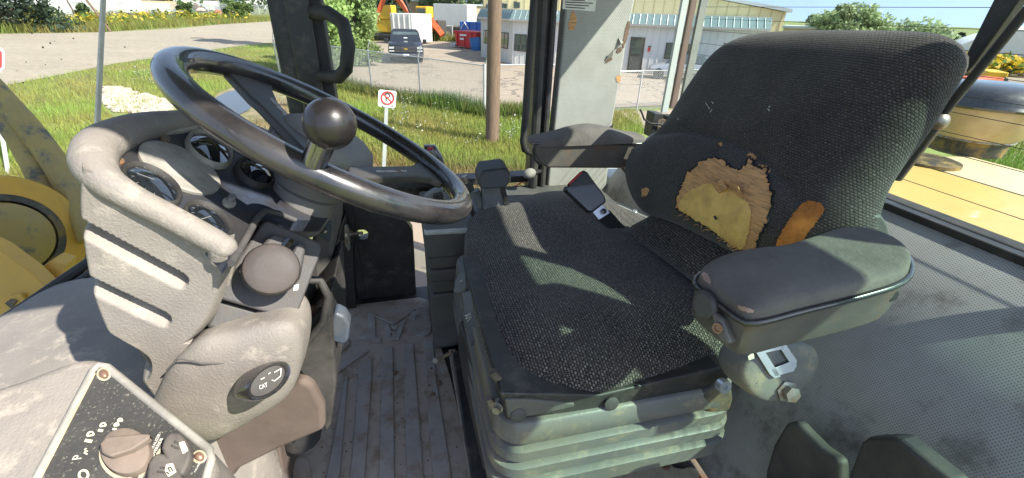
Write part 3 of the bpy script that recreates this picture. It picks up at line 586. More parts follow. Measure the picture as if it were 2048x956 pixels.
MB().box2((Z((906, 760), 0).x, 0.50, 0.0), (Z((906, 760), 0).x+.022, 1.02, 0.014)).go('mat_lip', 'mat', t, bevel=.003)
MB().prism(poly(P1, [(585, 1000), (586, 925), (597, 915), (616, 918), (623, 940), (622, 1000)]), (0, 0, .004)).go('mat_boss', 'mat', t, bevel=.002)
for nm, px in (('letter_t', [(719, 680), (762, 687), (763, 678), (751, 676), (750, 630), (736, 628), (736, 673), (720, 672)]),
               ('letter_c', [(819, 640), (824, 626), (842, 621), (857, 628), (863, 650), (862, 666), (850, 674), (834, 674), (822, 666), (821, 659), (832, 657), (838, 665), (849, 664), (852, 652), (850, 636), (842, 630), (832, 632), (831, 641)])):
    MB().prism(poly(P1, px), (0, 0, .006)).go(nm, 'matletter', t, bevel=.0012)
mb = MB(); 
for px in ([(764, 643), (776, 646), (786, 672), (777, 681)], [(803, 647), (813, 639), (798, 680), (789, 673)], [(777, 681), (784, 665), (790, 665), (798, 680)], [(782, 654), (796, 654), (794, 660), (784, 660)]): mb.prism(poly(P1, px), (0, 0, .0055))
mb.go('letter_a', 'matletter', t, bevel=.001)
mb = MB()
for a, b in (((736, 628), (788, 649)), ((788, 649), (831, 620))):
    a3, b3 = P1(a), P1(b); mb.tube([a3+Vector((0, 0, .003)), b3+Vector((0, 0, .003))], .0032, 6)
mb.go('logo_triangle', 'matletter', t)
t2 = thing('dried_mud_crumbs', (0, 0.8, 0.004), 'crumbs of dried mud scattered over the floor mat', 'dirt')
t2['kind'] = 'stuff'; mb = MB()
for i in range(170):
    q = (random.uniform(640, 920), random.uniform(690, 956)); r_ = random.uniform(.0007, .0026) if i > 4 else random.uniform(.005, .009)
    if i <= 4: q = [(878, 766), (863, 738), (858, 772), (866, 790), (790, 745)][i]
    mb.sphere(Z(q, .008), r_, 6, sc=.7)
bpy.data.objects.remove(t2); o = mb.go('mud_crumbs', 'soil', None, smooth=0, kind='stuff'); tag(o, 'crumbs of dried mud scattered over the ribbed floor mat', 'mud')

# ================================================================== INSTRUMENT COWL
cw = thing('instrument_cowl', (-0.3, 0.65, 0.0), 'dusty grey moulded dashboard cowl holding round gauges under the steering wheel', 'dashboard')
P45 = PY(0.45)
Lr = [(140, 322), (137, 400), (143, 470), (152, 530), (165, 590), (187, 650), (215, 700), (262, 765), (322, 845)]
Rr = [(462, 478), (458, 520), (450, 565), (437, 610), (420, 645), (396, 675), (370, 700), (345, 760), (330, 846)]
def cat(P, t):
    t = t*(len(P)-1); i = min(int(t), len(P)-2); f = t-i; p = [np.array(P[min(max(i+k, 0), len(P)-1)], float) for k in (-1, 0, 1, 2)]
    return 0.5*(2*p[1]+(p[2]-p[0])*f+(2*p[0]-5*p[1]+4*p[2]-p[3])*f*f+(3*p[1]-p[0]-3*p[2]+p[3])*f**3)
def sm(x): x = min(1, max(0, x)); return x*x*(3-2*x)
SL = [((100, 424), (360, 563), 18, 1), ((110, 538), (327, 641), 17, 1), ((150, 664), (272, 735), 33, 1)]
def slot(px, py):
    d = 0
    for a, b, hw, k in SL:
        ax, ay = b[0]-a[0], b[1]-a[1]; L = math.hypot(ax, ay); ux, uy = ax/L, ay/L; u = (px-a[0])*ux+(py-a[1])*uy; v = -(px-a[0])*uy+(py-a[1])*ux
        if u > L: vv = math.hypot(u-L, v); e = sm((hw-vv)/9)
        else: e = 1
        if abs(v) < hw or u > L: d = max(d, sm((v+hw)/5)*sm((hw-v)/(26 if hw < 25 else 8))*e)
    return d
NR, NC = 190, 130; V = []
for i in range(NR):
    l, r_ = cat(Lr, i/(NR-1)), cat(Rr, i/(NR-1))
    for j in range(NC):
        s = j/(NC-1); q = l*(1-s)+r_*s
        dep = 0.021*slot(q[0], q[1])
        e = (q[0]-l[0]); dep = max(dep, 0) + 0.035*max(0, 1-e/30)**2.2
        e2 = r_[0]-q[0]; dep += 0.012*max(0, 1-e2/16)**2 if i/(NR-1) < .7 else 0
        base = P45((q[0], q[1])); V.append((base.x, base.y+dep, base.z))
me = bpy.data.meshes.new('side'); me.from_pydata(V, [], [(i*NC+j, (i+1)*NC+j, (i+1)*NC+j+1, i*NC+j+1) for i in range(NR-1) for j in range(NC-1)]); me.update()
sp = link('side_panel', me, 'cowl', cw, smooth=70); 
out = [tuple(cat(Lr, .10+.9*k/24)) for k in range(25)]+[tuple(cat(Rr, 1-.88*k/24)) for k in range(25)]
cx_, cy_ = np.mean([p[0] for p in out]), np.mean([p[1] for p in out])
MB().prism([P45((cx_+(x-cx_)*.994, cy_+(y-cy_)*.994))+Vector((0, .034, 0)) for x, y in out], (0.0, 0.36, -.02)).go('body', 'cowl', cw, smooth=50)
# instrument panel plane and rim
_a, _b = Y((140, 330), .462), Y((458, 478), .462); PP = Plane((_a+_b)/2, (-( _b.z-_a.z), 0, _b.x-_a.x))
pn = PP.n
MB().prism(poly(PP, [(190, 350), (205, 310), (235, 283), (275, 268), (330, 258), (420, 255), (520, 285), (620, 340), (668, 415), (652, 442), (600, 440), (560, 428), (528, 418), (512, 432), (464, 520), (455, 506), (420, 470), (300, 405)]), -pn*.02).go('instrument_panel', 'panel', cw, smooth=0)
def sweep(name, pts, rs, m, par, lift, squash=1.0, **k):
    c = [PP(q)+pn*l for q, l in zip(pts, lift)]; 
    fine = []; fr = []; n_ = len(c)*5
    for i in range(n_+1):
        t_ = i/n_; fine.append(Vector(cat([tuple(p) for p in c], t_))); fr.append(float(cat([(r_,) for r_ in rs], t_)[0]))
    return MB().tube(fine, fr, 18).go(name, m, par, smooth=70, **k)
rimpx = [(447, 494), (420, 478), (342, 436), (264, 396), (208, 364), (186, 330), (196, 298), (234, 274), (280, 259), (340, 250), (420, 248), (520, 278), (620, 338)]
_rp = [Y(q, .468) for q in [(408, 640), (424, 600), (433, 560), (439, 522)]]+[PP((447, 497)), PP((444, 492))]
MB().tube(_rp, [.006, .009, .0105, .0118, .0124, .0122], 16).go('front_edge', 'cowl', cw, smooth=70)
sweep('rim', rimpx, [.012, .0125, .0125, .013, .015, .018, .019, .018, .017, .016, .016, .016, .016], 'cowl', cw, [.0]*4+[.002]*9)
MB().sphere(PP((447, 494)), .0123, 18).go('rim_corner', 'cowl', cw, smooth=80)
sweep('inner_lip', [(212, 345), (220, 315), (245, 288), (285, 271), (340, 262), (410, 260), (480, 275)], [.007]*7, 'blank', cw, [.002]*7)
MB().tube([PP(q)+pn*.002 for q in [(461, 530), (490, 480), (512, 440), (528, 425), (552, 428), (590, 443)]], .0038, 10).go('recess_frame', 'cowl_dark', cw, smooth=60)
def ell(c, rx, ry, ang): return [(c[0]+rx*math.cos(t)*math.cos(ang)-ry*math.sin(t)*math.sin(ang), c[1]+rx*math.cos(t)*math.sin(ang)+ry*math.sin(t)*math.cos(ang)) for t in [2*math.pi*i/40 for i in range(40)]]
def shell(name, P, px, hgt, m, par, dome=0, n=None, **k):
    o_ = poly(P, px); c = sum(o_, Vector())/len(o_); nrm = P.n if P.n.dot(CAM-c) > 0 else -P.n
    rings = [[p-nrm*.004 for p in o_], [p+nrm*hgt*.8 for p in o_], [c+(p-c)*.97+nrm*hgt for p in o_]]
    for s_ in (.9, .75, .55, .3, .08): rings.append([c+(p-c)*s_+nrm*(hgt+dome*(1-s_*s_)) for p in o_])
    return MB().loft(rings).go(name, m, par, smooth=50, **k)
def gauge(c, rx, ry, a, bezel='rubber', lab=None, h=.006):
    o_ = poly(PP, ell(c, rx, ry, a)); cc = sum(o_, Vector())/40
    g_ = MB().loft([[p-pn*.003 for p in o_], [p+pn*h for p in o_], [cc+(p-cc)*.93+pn*(h+.003) for p in o_], [cc+(p-cc)*.85+pn*h for p in o_], [cc+(p-cc)*.82+pn*(h-.002) for p in o_]], cap=True).go('gauge', bezel, cw, smooth=50, label=lab)
    i_ = [cc+(p-cc)*.86+pn*(h-.001) for p in o_]
    MB().loft([i_]+[[cc+(p-cc)*s_+pn*(h-.001+.005*(1-s_*s_/.74)) for p in o_] for s_ in (.75, .6, .42, .22, .05)]).go('lens', 'gaugeglass', g_, smooth=70)
    mb = MB()
    for k in range(9):
        p = o_[(k*3+8) % 40]; mb.tube([cc+(p-cc)*.74+pn*(h+.0012), cc+(p-cc)*.64+pn*(h+.002)], .0003, 4)
    q = o_[int(c[0]) % 17+9]; mb.tube([cc+pn*(h+.0045), cc+(q-cc)*.55+pn*(h+.0028)], .0005, 4); mb.go('dial_marks', 'lever', g_, smooth=0)
gauge((416, 303), 52, 29, math.radians(30), 'blank', 'gauge with a raised pale grey bezel')
gauge((508, 349), 43, 25, math.radians(28)); gauge((299, 376), 68, 31, math.radians(29)); gauge((412, 448), 56, 28, math.radians(33))
shell('blank_plate', PP, ell((357, 338), 90, 38, math.radians(27)), .0035, 'blank', cw)
for c in ((330, 278), (238, 323)): shell('panel_screw', PP, ell(c, 11, 6.5, .4), .002, 'dirt_plate', cw, .001)
s_ = shell('push_button', PP, ell((457, 407), 14, 9, .3), .003, 'blank', cw); shell('button_cap', PP, ell((458, 404), 8, 5, .3), .009, 'lever', s_)
mb = MB(); a3, b3 = PP((219, 307)), PP((281, 332)); mb.tube([a3, b3], .0006, 4); mb.go('panel_seam', 'black', cw)
# lower nose with the hour meter
nose = pillow(poly(PY(.455), [(345, 722), (372, 694), (415, 660), (480, 650), (560, 628), (603, 640), (613, 690), (596, 765), (560, 800), (485, 842), (432, 872), (380, 862), (334, 845), (306, 806), (325, 765)]), (0, -1, 0.15), .03, .12, 3.2, None, it=2)
bv_nose = bvh_of(nose); no = link('lower_cover', nose, 'cowl', cw, smooth=70)
P_ = PY(.449); v = [(346, 720), (372, 692), (420, 697), (480, 702), (530, 690)]
MB().tube([P_(q)+Vector((0, -.024+.004*abs(i-2), 0)) for i, q in enumerate(v)], .0012, 5).go('mould_line', 'plastic2', no)
hc = Y((534, 762), .408); HP = Plane(hc, (.62, -.62, .48)); 
o_ = [HP(q) for q in ell((533, 762), 53, 28, math.radians(-39))]; cc = sum(o_, Vector())/40; hn = HP.n
hm = MB().loft([[p-hn*.03 for p in o_], [p+hn*.004 for p in o_], [cc+(p-cc)*.95+hn*.007 for p in o_], [cc+(p-cc)*.80+hn*.005 for p in o_], [cc+(p-cc)*.76+hn*.002 for p in o_]]).go('hour_meter', 'gloss', cw, smooth=50, label='round hour meter with a glossy black bezel')
MB().loft([[cc+(p-cc)*.77+hn*.002 for p in o_], [cc+(p-cc)*.1+hn*.004 for p in o_]]).go('meter_face', 'rubber', hm)
PH = Plane(cc+hn*.0045, hn); text('CAT', PH, (519, 779), (535, 772.5), 'signwhite', hm, hscale=1.4)
mb = MB()
for a, b in (((548, 745), (562, 737)), ((562, 737), (561, 752)), ((561, 752), (549, 762)), ((549, 762), (543, 760)), ((521, 759), (529, 755)), ((536, 748), (541, 745))): mb.tube([PH(a)+hn*.0003, PH(b)+hn*.0003], .0005, 4)
mb.go('meter_print', 'white', hm)
# small housing on the far side of the column
MB().prism(poly(PY(.72), [(612, 515), (640, 436), (662, 418), (671, 440), (668, 500), (655, 548), (640, 560), (612, 556)]), (0, .16, 0)).go('column_shroud', 'plastic2', cw, bevel=.01)
bp_ = MB().prism(poly(PY(.715), [(626, 462), (646, 436), (664, 448), (660, 484)]), (0, .004, 0)).go('shroud_plate', 'blade', cw, bevel=.001)
MB().sphere(Y((650, 463), .714), .005, 10).go('plate_bolt', 'bolt', bp_)

# dash slope towards the windshield
d_ = MB(); top = [Z((-140, 745), .425), Z((158, 540), .425)+Vector((0, .01, 0)), Z((480, 470), .43), Z((480, 700), .43), Z((250, 840), .435), Z((-140, 900), .435)]
dt = d_.prism(top, (0, 0, -.43)).go('dash_top', 'cowl', None, bevel=.02); tag(dt, 'dusty grey dash shelf below the windshield left of the cowl', 'dashboard shelf')
dt2 = pillow([Z(q, .425) for q in [(-160, 760), (-40, 660), (130, 556), (300, 560), (420, 700), (240, 860), (-160, 900)]], (0, 0, 1), .03, .03, 2.0); o = link('dash_bulge', dt2, 'cowl', dt, smooth=70)

# ================================================================== GEAR SELECTOR
gs = thing('gear_selector', Y((545, 600), .52), 'dark grey gear selector box with a worn round knob below the steering column', 'gear selector')
GP = Plane(Y((545, 545), .50), (.25, -.78, .58))
MB().prism(poly(GP, [(431, 596), (440, 572), (522, 446), (534, 440), (640, 484), (645, 498), (594, 628), (585, 640)]), -GP.n*.07).go('housing', 'cowl_dark', gs, bevel=.006)
MB().prism([p-GP.n*.012 for p in poly(GP, [(404, 655), (430, 596), (590, 640), (572, 668), (518, 697)])], -GP.n*.08).go('lower_housing', 'plastic', gs, bevel=.006)
MB().prism([p+GP.n*.0 for p in poly(GP, [(500, 520), (545, 470), (612, 492), (600, 560), (560, 585)])], GP.n*.016).go('stalk_base', 'cowl_dark', gs, bevel=.005)
kc = GP((545, 545))+GP.n*.030; ka = (CAM-kc).normalized(); ka = (ka+Vector((.1, 0, .25))).normalized(); KR = 53/875*(kc-CAM).dot(FW)
MB().tube([GP((583, 490))+GP.n*.012, kc], .009, 10).go('stem', 'chrome', gs)
MB().lathe(kc, ka, [(.004, -.02), (KR*.6, -.019), (KR*.93, -.010), (KR, 0), (KR*.985, .004), (KR*.93, .0075), (KR*.84, .0088), (KR*.5, .0100), (.001, .0105)], 40).go('knob', 'knobmatte', gs, smooth=28)
ic = MB().prism([p+GP.n*.0008 for p in poly(GP, [(478, 532), (490, 530), (490, 550), (478, 552)])], GP.n*.0004).go('direction_decal', 'panel', gs, smooth=0)
mb = MB()
for a, b in (((480, 543), (483, 536)), ((483, 536), (489, 535)), ((480, 543), (484, 549)), ((484, 549), (489, 548))): mb.tube([GP(a)+GP.n*.0015, GP(b)+GP.n*.0015], .0006, 4)
mb.go('arrow_print', 'white', ic)
MB().prism([p+GP.n*.0006 for p in poly(GP, [(588, 571), (598, 568), (596, 580), (587, 582)])], GP.n*.0004).go('speed_decal', 'white', gs, smooth=0)

# ================================================================== STEERING WHEEL
WC = Y((679, 274), .66); wn = Vector((.594, .056, 1)).normalized(); WP = Plane(WC, wn)
sw = thing('steering_wheel', WC-wn*.17, 'glossy black three spoke steering wheel above the gauge cowl', 'steering wheel')
wa_ = Vector((0, 1, 0)).cross(wn).normalized(); wb_ = wn.cross(wa_); R_ = .197
mb = MB(); N1, N2 = 96, 20; V = []
for i in range(N1):
    t_ = 2*math.pi*i/N1; dr = wa_*math.cos(t_)+wb_*math.sin(t_)
    for j in range(N2): p_ = 2*math.pi*j/N2; V.append(WC+dr*(R_+.0172*math.cos(p_))+wn*.016*math.sin(p_))
mb.add(V, [(i*N2+j, ((i+1) % N1)*N2+j, ((i+1) % N1)*N2+(j+1) % N2, i*N2+(j+1) % N2) for i in range(N1) for j in range(N2)]); mb.go('rim', 'gloss', sw, smooth=80)
def spoke(px, groove):
    s = MB().prism([WP(q)-wn*.004 for q in px], -wn*.013).go('spoke', 'plastic', sw, bevel=.004)
    MB().prism([WP(q)-wn*.0035 for q in groove], -wn*.002).go('spoke_groove', 'bolt', s)
spoke([(448, 128), (478, 120), (520, 138), (548, 158), (549, 176), (560, 200), (640, 285), (622, 303), (520, 200), (503, 186), (478, 160)], [(541, 193), (546, 190), (604, 254), (599, 258)])
spoke([(700, 326), (824, 326), (846, 316), (864, 312), (888, 340), (890, 362), (868, 352), (838, 347), (700, 350)], [(755, 336), (815, 336), (815, 340), (755, 340)])
HB = Y((656, 288), .65)
MB().lathe(HB, -wn, [(.001, -.022), (.048, -.020), (.061, -.012), (.067, .002), (.072, .040), (.069, .046), (.050, .050), (.046, .07)], 40).go('hub', 'hubgrey', sw, smooth=50)
for k in range(10):
    t_ = 2*math.pi*k/10; dr = wa_*math.cos(t_)+wb_*math.sin(t_); tg = wn.cross(dr); rot = Matrix((dr, tg, wn)).transposed()
    MB().box(HB-wn*.020+dr*.0685, (.008, .015, .030), rot).go('hub_lug', 'hubgrey', sw, bevel=.002)
MB().lathe(HB, -wn, [(.02, .06), (.044, .075), (.046, .095), (.042, .128), (.037, .135), (.02, .136)], 40).go('column_boot', 'hubgrey', sw, smooth=50)
MB().lathe(HB, -wn, [(.027, .11), (.027, .235)], 28).go('column', 'gloss', sw, smooth=50)
MB().tube([WC-wn*.2+Vector((0, 0, -.02)), Vector((-.26, .70, .12))], .04, 12).go('lower_column', 'plastic', sw, smooth=50)
bk = (WP((620, 345))-CAM).dot(FW); bc = D((660, 248), bk-.03); BR = 51.5/875*(bk-.03)
sk = MB().sphere(bc, BR, 32).go('spinner_knob', 'knob', sw, smooth=80)
MB().tube([bc, D((624, 335), bk)], .0125, 16).go('knob_post', 'chrome', sk, smooth=60)

# ================================================================== LIGHT SWITCH PANEL
SP = Plane(Z((310, 830), .60), (.05, -.30, .95)); sn = SP.n
lp = thing('switch_panel', SP((260, 900)), 'grey switch pod with a speckled black face, rotary light knob and rocker switches', 'switch panel')
MB().prism([p for p in poly(SP, [(-120, 800), (40, 752), (120, 722), (170, 704), (205, 715), (300, 795), (422, 897), (432, 930), (400, 1060), (-120, 1080)])], -sn*.14).go('pod', 'cowl', lp, bevel=.014, segs=4)
MB().prism([p for p in poly(SP, [(192, 744), (212, 740), (416, 906), (414, 925), (378, 1060), (20, 1060), (78, 962)])], sn*.0025).go('face_plate', 'switchface', lp, bevel=.001)
mb = MB(); mb.tube([SP(q)+sn*.001 for q in [(14, 1066), (76, 958), (188, 742), (200, 732), (214, 735), (420, 902), (423, 922), (384, 1062)]], .0035, 8); mb.go('edge_ridge', 'blank', lp, smooth=60)
mb = MB(); mb.tube([SP(q)+sn*.003 for q in [(40, 1040), (84, 960), (192, 750)]], .0011, 6); mb.go('dust_line', 'ydust', lp)
FP = Plane(SP.p+sn*.0028, sn)
for c in ((208, 749), (399, 914)):
    shell('screw', FP, ell(c, 9, 8.5, 0), .0022, 'copper', lp, .0016)
    mb = MB(); e_ = [FP(q)+sn*.0002 for q in ell(c, 12, 11, .3)]; mb.tube(e_+e_[:1], .0010, 5); mb.go('dust_ring', 'ydust', lp)
rk = shell('rotary_knob', FP, ell((259, 909), 49, 46, .2), .008, 'rotary', lp, .002)
v = [FP(q) for q in [(218, 902), (232, 888), (300, 882), (316, 883), (314, 892), (280, 915), (238, 928), (222, 920)]]
MB().prism([p+sn*.008 for p in v], sn*.008).go('grip', 'rotary', rk, bevel=.004, segs=3)
mb = MB(); e_ = [FP(q)+sn*.0003 for q in ell((256, 911), 53, 48, .2)]; mb.tube(e_[8:26], .0016, 5); mb.go('knob_dust', 'ydust', lp)
for px in ([(335, 885), (350, 872), (368, 874), (380, 890), (392, 912), (386, 936), (372, 960), (346, 945), (331, 905)], [(306, 935), (318, 916), (334, 914), (352, 926), (368, 948), (376, 975), (350, 1010), (298, 990)]):
    rb = MB().prism(poly(FP, px), sn*.010).go('rocker_switch', 'rocker', lp, bevel=.004, segs=3)
    cxx, cyy = np.mean([p[0] for p in px]), np.mean([p[1] for p in px]); TP = Plane(FP.p+sn*.0105, sn)
    ip = [(358, 886), (369, 883), (377, 901), (366, 908)] if cyy < 930 else [(333, 929), (346, 927), (353, 944), (337, 954), (330, 942)]
    MB().prism(poly(TP, ip), sn*.0006).go('switch_icon', 'icon', rb, smooth=0)
    mb = MB()
    for k in range(5):
        a = (350+3*k, 883-1.5*k) if cyy < 930 else (322+3*k, 935-2.5*k)
        for e in (0, 1): mb.sphere(TP((a[0]-e*6-(k % 2)*2, a[1]+e*8+k*3)), .0008, 6)
    mb.go('switch_dots', 'black', rb)
    if cyy > 930:
        mb = MB(); T2 = Plane(TP.p+sn*.0009, sn)
        for a, b in (((336, 936), (341, 944)), ((341, 934), (346, 942)), ((336, 936), (341, 934)), ((333, 944), (338, 948))): mb.tube([T2(a), T2(b)], .0005, 4)
        mb.go('icon_mark', 'black', rb)
text('NEUTRALIZER', FP, (300, 915), (322, 868), 'white', lp); text('OVERRIDE', FP, (308, 914), (327, 877), 'white', lp)
text('BEACON', FP, (272, 946), (290, 914), 'white', lp); text('HAZARD', FP, (391, 945), (401, 927), 'white', lp)
text('P', FP, (163, 918), (167, 909), 'icon', lp, hscale=1.1)
def lampmark(c, s, rows):
    mb = MB(); e_ = [FP(q)+sn*.0006 for q in ell(c, 5.5*s, 6.5*s, .3)]; mb.tube(e_[18:38]+e_[18:19], .0007, 4)
    for k in range(rows): mb.tube([FP((c[0]-7*s-1+k*3.2*s, c[1]+5*s+k*.6)), FP((c[0]-10*s+k*3.2*s, c[1]+10*s+k*.6))], .0006, 4)
    mb.go('lamp_symbol', 'icon', lp)
lampmark((182, 872), 1.2, 4); lampmark((207, 853), 1.0, 3); lampmark((234, 852), .8, 3); lampmark((241, 843), .8, 2)
mb = MB(); e_ = [FP(q)+sn*.0006 for q in ell((168, 950), 9, 9, 0)]; mb.tube(e_+e_[:1], .0008, 5)
for a, b in (((170, 904), (176, 902)), ((169, 906), (175, 909)), ((170, 901), (173, 897))): mb.tube([FP(a)+sn*.0006, FP(b)+sn*.0006], .0006, 4)
mb.go('light_symbol', 'icon', lp)
mb = MB()
for q, r_ in (((300, 940), 5), ((284, 950), 6), ((318, 905), 4), ((262, 952), 4)):
    mb.prism([FP(e) for e in ragged(ell(q, r_*2.2, r_*.6, -1.0), .8, 30)], sn*.0008)
mb.go('dust_deposit', 'ydust', lp)

# ================================================================== STEERING COLUMN FENDER, PEDALS, LEVERS
t = thing('column_cover', Z((560, 900), 0.02), 'curved brown plastic duct cover standing on the floor left of the mat', 'duct cover')
MB().prism(poly(PY(.56), [(400, 905), (440, 850), (560, 795), (600, 760), (625, 770), (648, 815), (650, 862), (560, 900), (480, 940), (430, 1010), (395, 1010)]), (0.0, .12, 0)).go('outer_skin', 'brown', t, bevel=.012, segs=3)
MB().prism(poly(PY(.575), [(585, 720), (612, 650), (648, 610), (660, 600), (668, 700), (672, 770), (662, 850), (651, 868), (640, 830), (618, 775)]), (0.0, .2, 0)).go('inner_skin', 'rubber', t, bevel=.014, segs=3)
MB().prism(poly(PY(.64), [(380, 1010), (440, 935), (560, 890), (575, 1010)]), (0, .1, 0)).go('kick_panel', 'brown', t, bevel=.006)
v = MB(); v.tube([Y(q, .56) for q in [(600, 560), (640, 560), (655, 590), (648, 640), (610, 690)]], .006, 8); v.go('linkage', 'rubber', t, smooth=60)
MB().box(Y((612, 575), .66), (.03, .03, .02)).go('linkage_bracket', 'copper', t, bevel=.003); MB().box(Y((600, 612), .62), (.025, .03, .03)).go('linkage_bracket', 'brown', t, bevel=.003)
t = thing('tilt_lever', Y((640, 645), .62), 'short column lever with a bluish black squared grip above the mat', 'lever')
MB().tube([Y((636, 645), .64), Y((668, 652), .60)], .005, 8).go('rod', 'zinc', t)
MB().prism(poly(PY(.59), [(664, 634), (670, 625), (690, 634), (700, 650), (697, 682), (688, 692), (664, 685), (655, 676)]), (0, .03, 0)).go('grip', 'blade', t, bevel=.006, segs=3)
t = thing('seat_base_pin', Z((885, 712), .06), 'thin steel pin with a small pink ball tip at the seat base', 'lever')
MB().tube([Y((905, 704), .84), Y((874, 720), .84)], .0045, 8).go('rod', 'dirt_plate', t); MB().sphere(Y((871, 721), .84), .008, 12).go('ball_tip', 'blank', t)
t = thing('threshold_post', (-.2, YF-.05, 0), 'narrow black door jamb plate beside the latch behind the mat', 'jamb plate')
MB().prism(poly(PY(YF-.03), [(664, 520), (690, 430), (706, 480), (713, 634), (702, 636), (672, 560)]), (0, .04, 0)).go('plate', 'black', t, bevel=.004)

# ================================================================== OPERATOR SEAT
st = thing('operator_seat', (0.33, 0.66, 0.0), 'worn black and grey fabric operator seat with torn backrest on rubber bellows', 'seat')
cpx = [(928, 480), (934, 446), (968, 428), (1030, 418), (1080, 405), (1130, 402), (1190, 415), (1270, 450), (1400, 500), (1480, 560), (1490, 640), (1470, 726), (1400, 756), (1300, 783), (1190, 808), (1090, 817), (1030, 809), (998, 780), (975, 735), (955, 670), (935, 575), (928, 520)]
def cdisp(a, b, s):  # a across, b front-back: bolstered sides, dished middle
    return 0.011*sm((abs(a)-.11)/.14)*(1-s**6) - 0.010*math.exp(-((b-.02)/.12)**2-(a/.12)**2)
cm = pillow(poly(PZ(.375), cpx), (0, 0, 1), .078, .078, 2.9, cdisp, N=128, inner=16)
cu_ = link('seat_cushion', cm, 'seat', st, smooth=80)
BP = Plane((0.50, 0.66, 0.42), (-.475, 0, .19)); bn = BP.n
bpx = [(1262, 345), (1272, 312), (1300, 288), (1335, 268), (1365, 220), (1400, 165), (1440, 112), (1480, 84), (1530, 70), (1650, 66), (1780, 68), (1880, 71), (1922, 84), (1938, 112), (1918, 150), (1896, 184), (1872, 224), (1848, 264), (1804, 320), (1774, 366), (1760, 400), (1752, 430), (1748, 462), (1735, 505), (1690, 548), (1600, 560), (1500, 522), (1400, 470), (1330, 438), (1296, 432), (1272, 395)]
bo = poly(BP, bpx); bc_ = sum(bo, Vector())/len(bo)
crease = [BP(q) for q in [(1300, 300), (1370, 275), (1450, 272), (1540, 290), (1620, 322), (1690, 375), (1730, 430)]]
ba = Vector((0, 1, 0)); bb = bn.cross(ba)
cr2 = [((p-bc_).dot(ba), (p-bc_).dot(bb)) for p in crease]
upsgn = 1 if (BP((1600, 100))-bc_).dot(bb) > 0 else -1
def bdisp(a, b, s):
    d = 9; side = 0
    for i in range(len(cr2)-1):
        (x1, y1), (x2, y2) = cr2[i], cr2[i+1]; L2 = (x2-x1)**2+(y2-y1)**2; t = max(0, min(1, ((a-x1)*(x2-x1)+(b-y1)*(y2-y1))/L2)); dx, dy = a-x1-t*(x2-x1), b-y1-t*(y2-y1); dd = math.hypot(dx, dy)
        if dd < d: d = dd; side = ((b-(y1+t*(y2-y1)))*upsgn)
    low = sm(-side/.07) if side < 0 else 0
    return (.016*low - (.011*math.exp(-(d/.011)**2)))*(1-s**8)
bm_ = pillow(bo, bn, .066, .055, 2.7, bdisp, N=128, inner=30); bvb = bvh_of(bm_)
bk_ = link('backrest', bm_, 'back', st, smooth=80)
worn = ragged([(1352, 400), (1372, 350), (1395, 325), (1425, 314), (1450, 322), (1465, 338), (1485, 338), (1492, 322), (1500, 310), (1508, 330), (1520, 336), (1540, 336), (1534, 352), (1546, 380), (1545, 415), (1530, 455), (1508, 510), (1490, 505), (1440, 470), (1380, 432), (1353, 418)], 3.2, 170)
link('worn_backing', conform(bvb, worn, .0012, 1.6, .0002), 'backing', bk_, smooth=0)
eh = [bvb.ray_cast(CAM, ray(q).normalized())[0] for q in worn]
mb = MB(); mb.tube([h+bn*.0012 for h in eh+eh[:1] if h], [random.uniform(.0008, .0024) for h in eh+eh[:1] if h], 6); mb.go('torn_edge', 'strap', bk_, smooth=60)
foam = ragged([(1356, 416), (1368, 392), (1390, 376), (1420, 366), (1446, 372), (1470, 384), (1490, 398), (1505, 420), (1502, 455), (1488, 503), (1460, 486), (1420, 455), (1385, 434)], 1.4, 120)
fo = link('foam_patch', conform(bvb, foam, .0026, 1.6, .0003), 'foam', bk_, smooth=0)
for q, up_ in ([(1424, 366), (1452, 362), (1468, 382), (1440, 388)], .012), ([(1468, 385), (1470, 362), (1492, 380), (1490, 402)], .014):
    v = [(lambda h: h[0]+bn*.004)(bvb.ray_cast(CAM, ray(p).normalized())) for p in q]; v[1] += bn*up_*.5; v[2] += bn*up_
    MB().prism(v, -bn*.0015).go('torn_flap', 'backing', bk_, smooth=0)
mb = MB()
for k in range(22):
    f = random.random(); q = (1360+f*138+random.uniform(-3, 3), 424+f*84+random.uniform(-3, 3)); h = bvb.ray_cast(CAM, ray(q).normalized())[0]
    e = bvb.ray_cast(CAM, ray((q[0]+random.uniform(-9, 2), q[1]+random.uniform(1, 6))).normalized())[0]
    if h and e: mb.tube([h+bn*.003, e+bn*random.uniform(.004, .012)], .0007, 4)
mb.go('frayed_threads', 'backing', bk_, smooth=0, kind='stuff')
orange = ragged([(1544, 510), (1560, 470), (1585, 430), (1605, 406), (1622, 400), (1650, 410), (1648, 425), (1625, 455), (1608, 480), (1592, 510)], 1.2, 110)
link('exposed_bolster_foam', conform(bvb, orange, .0016, 1.6), 'orange', bk_, smooth=60)
for pl in ([(1284, 378), (1295, 374), (1300, 382), (1290, 395), (1284, 392)], [(1437, 286), (1444, 284), (1444, 293), (1438, 293)], [(1492, 308), (1506, 306), (1516, 318), (1500, 322)], [(1512, 332), (1530, 330), (1547, 344), (1525, 350)]):
    link('wear_spot', conform(bvb, ragged(pl, 1.6, 40), .0012, 1.4), 'backing', bk_, smooth=0)
for pl in ([(1456, 428), (1438, 436), (1447, 441)],): link('foam_hole', conform(bvb, [(1430, 432), (1434, 431), (1439, 437), (1434, 440)], .0034, 1.2), 'panel', bk_, smooth=0)
mb = MB()
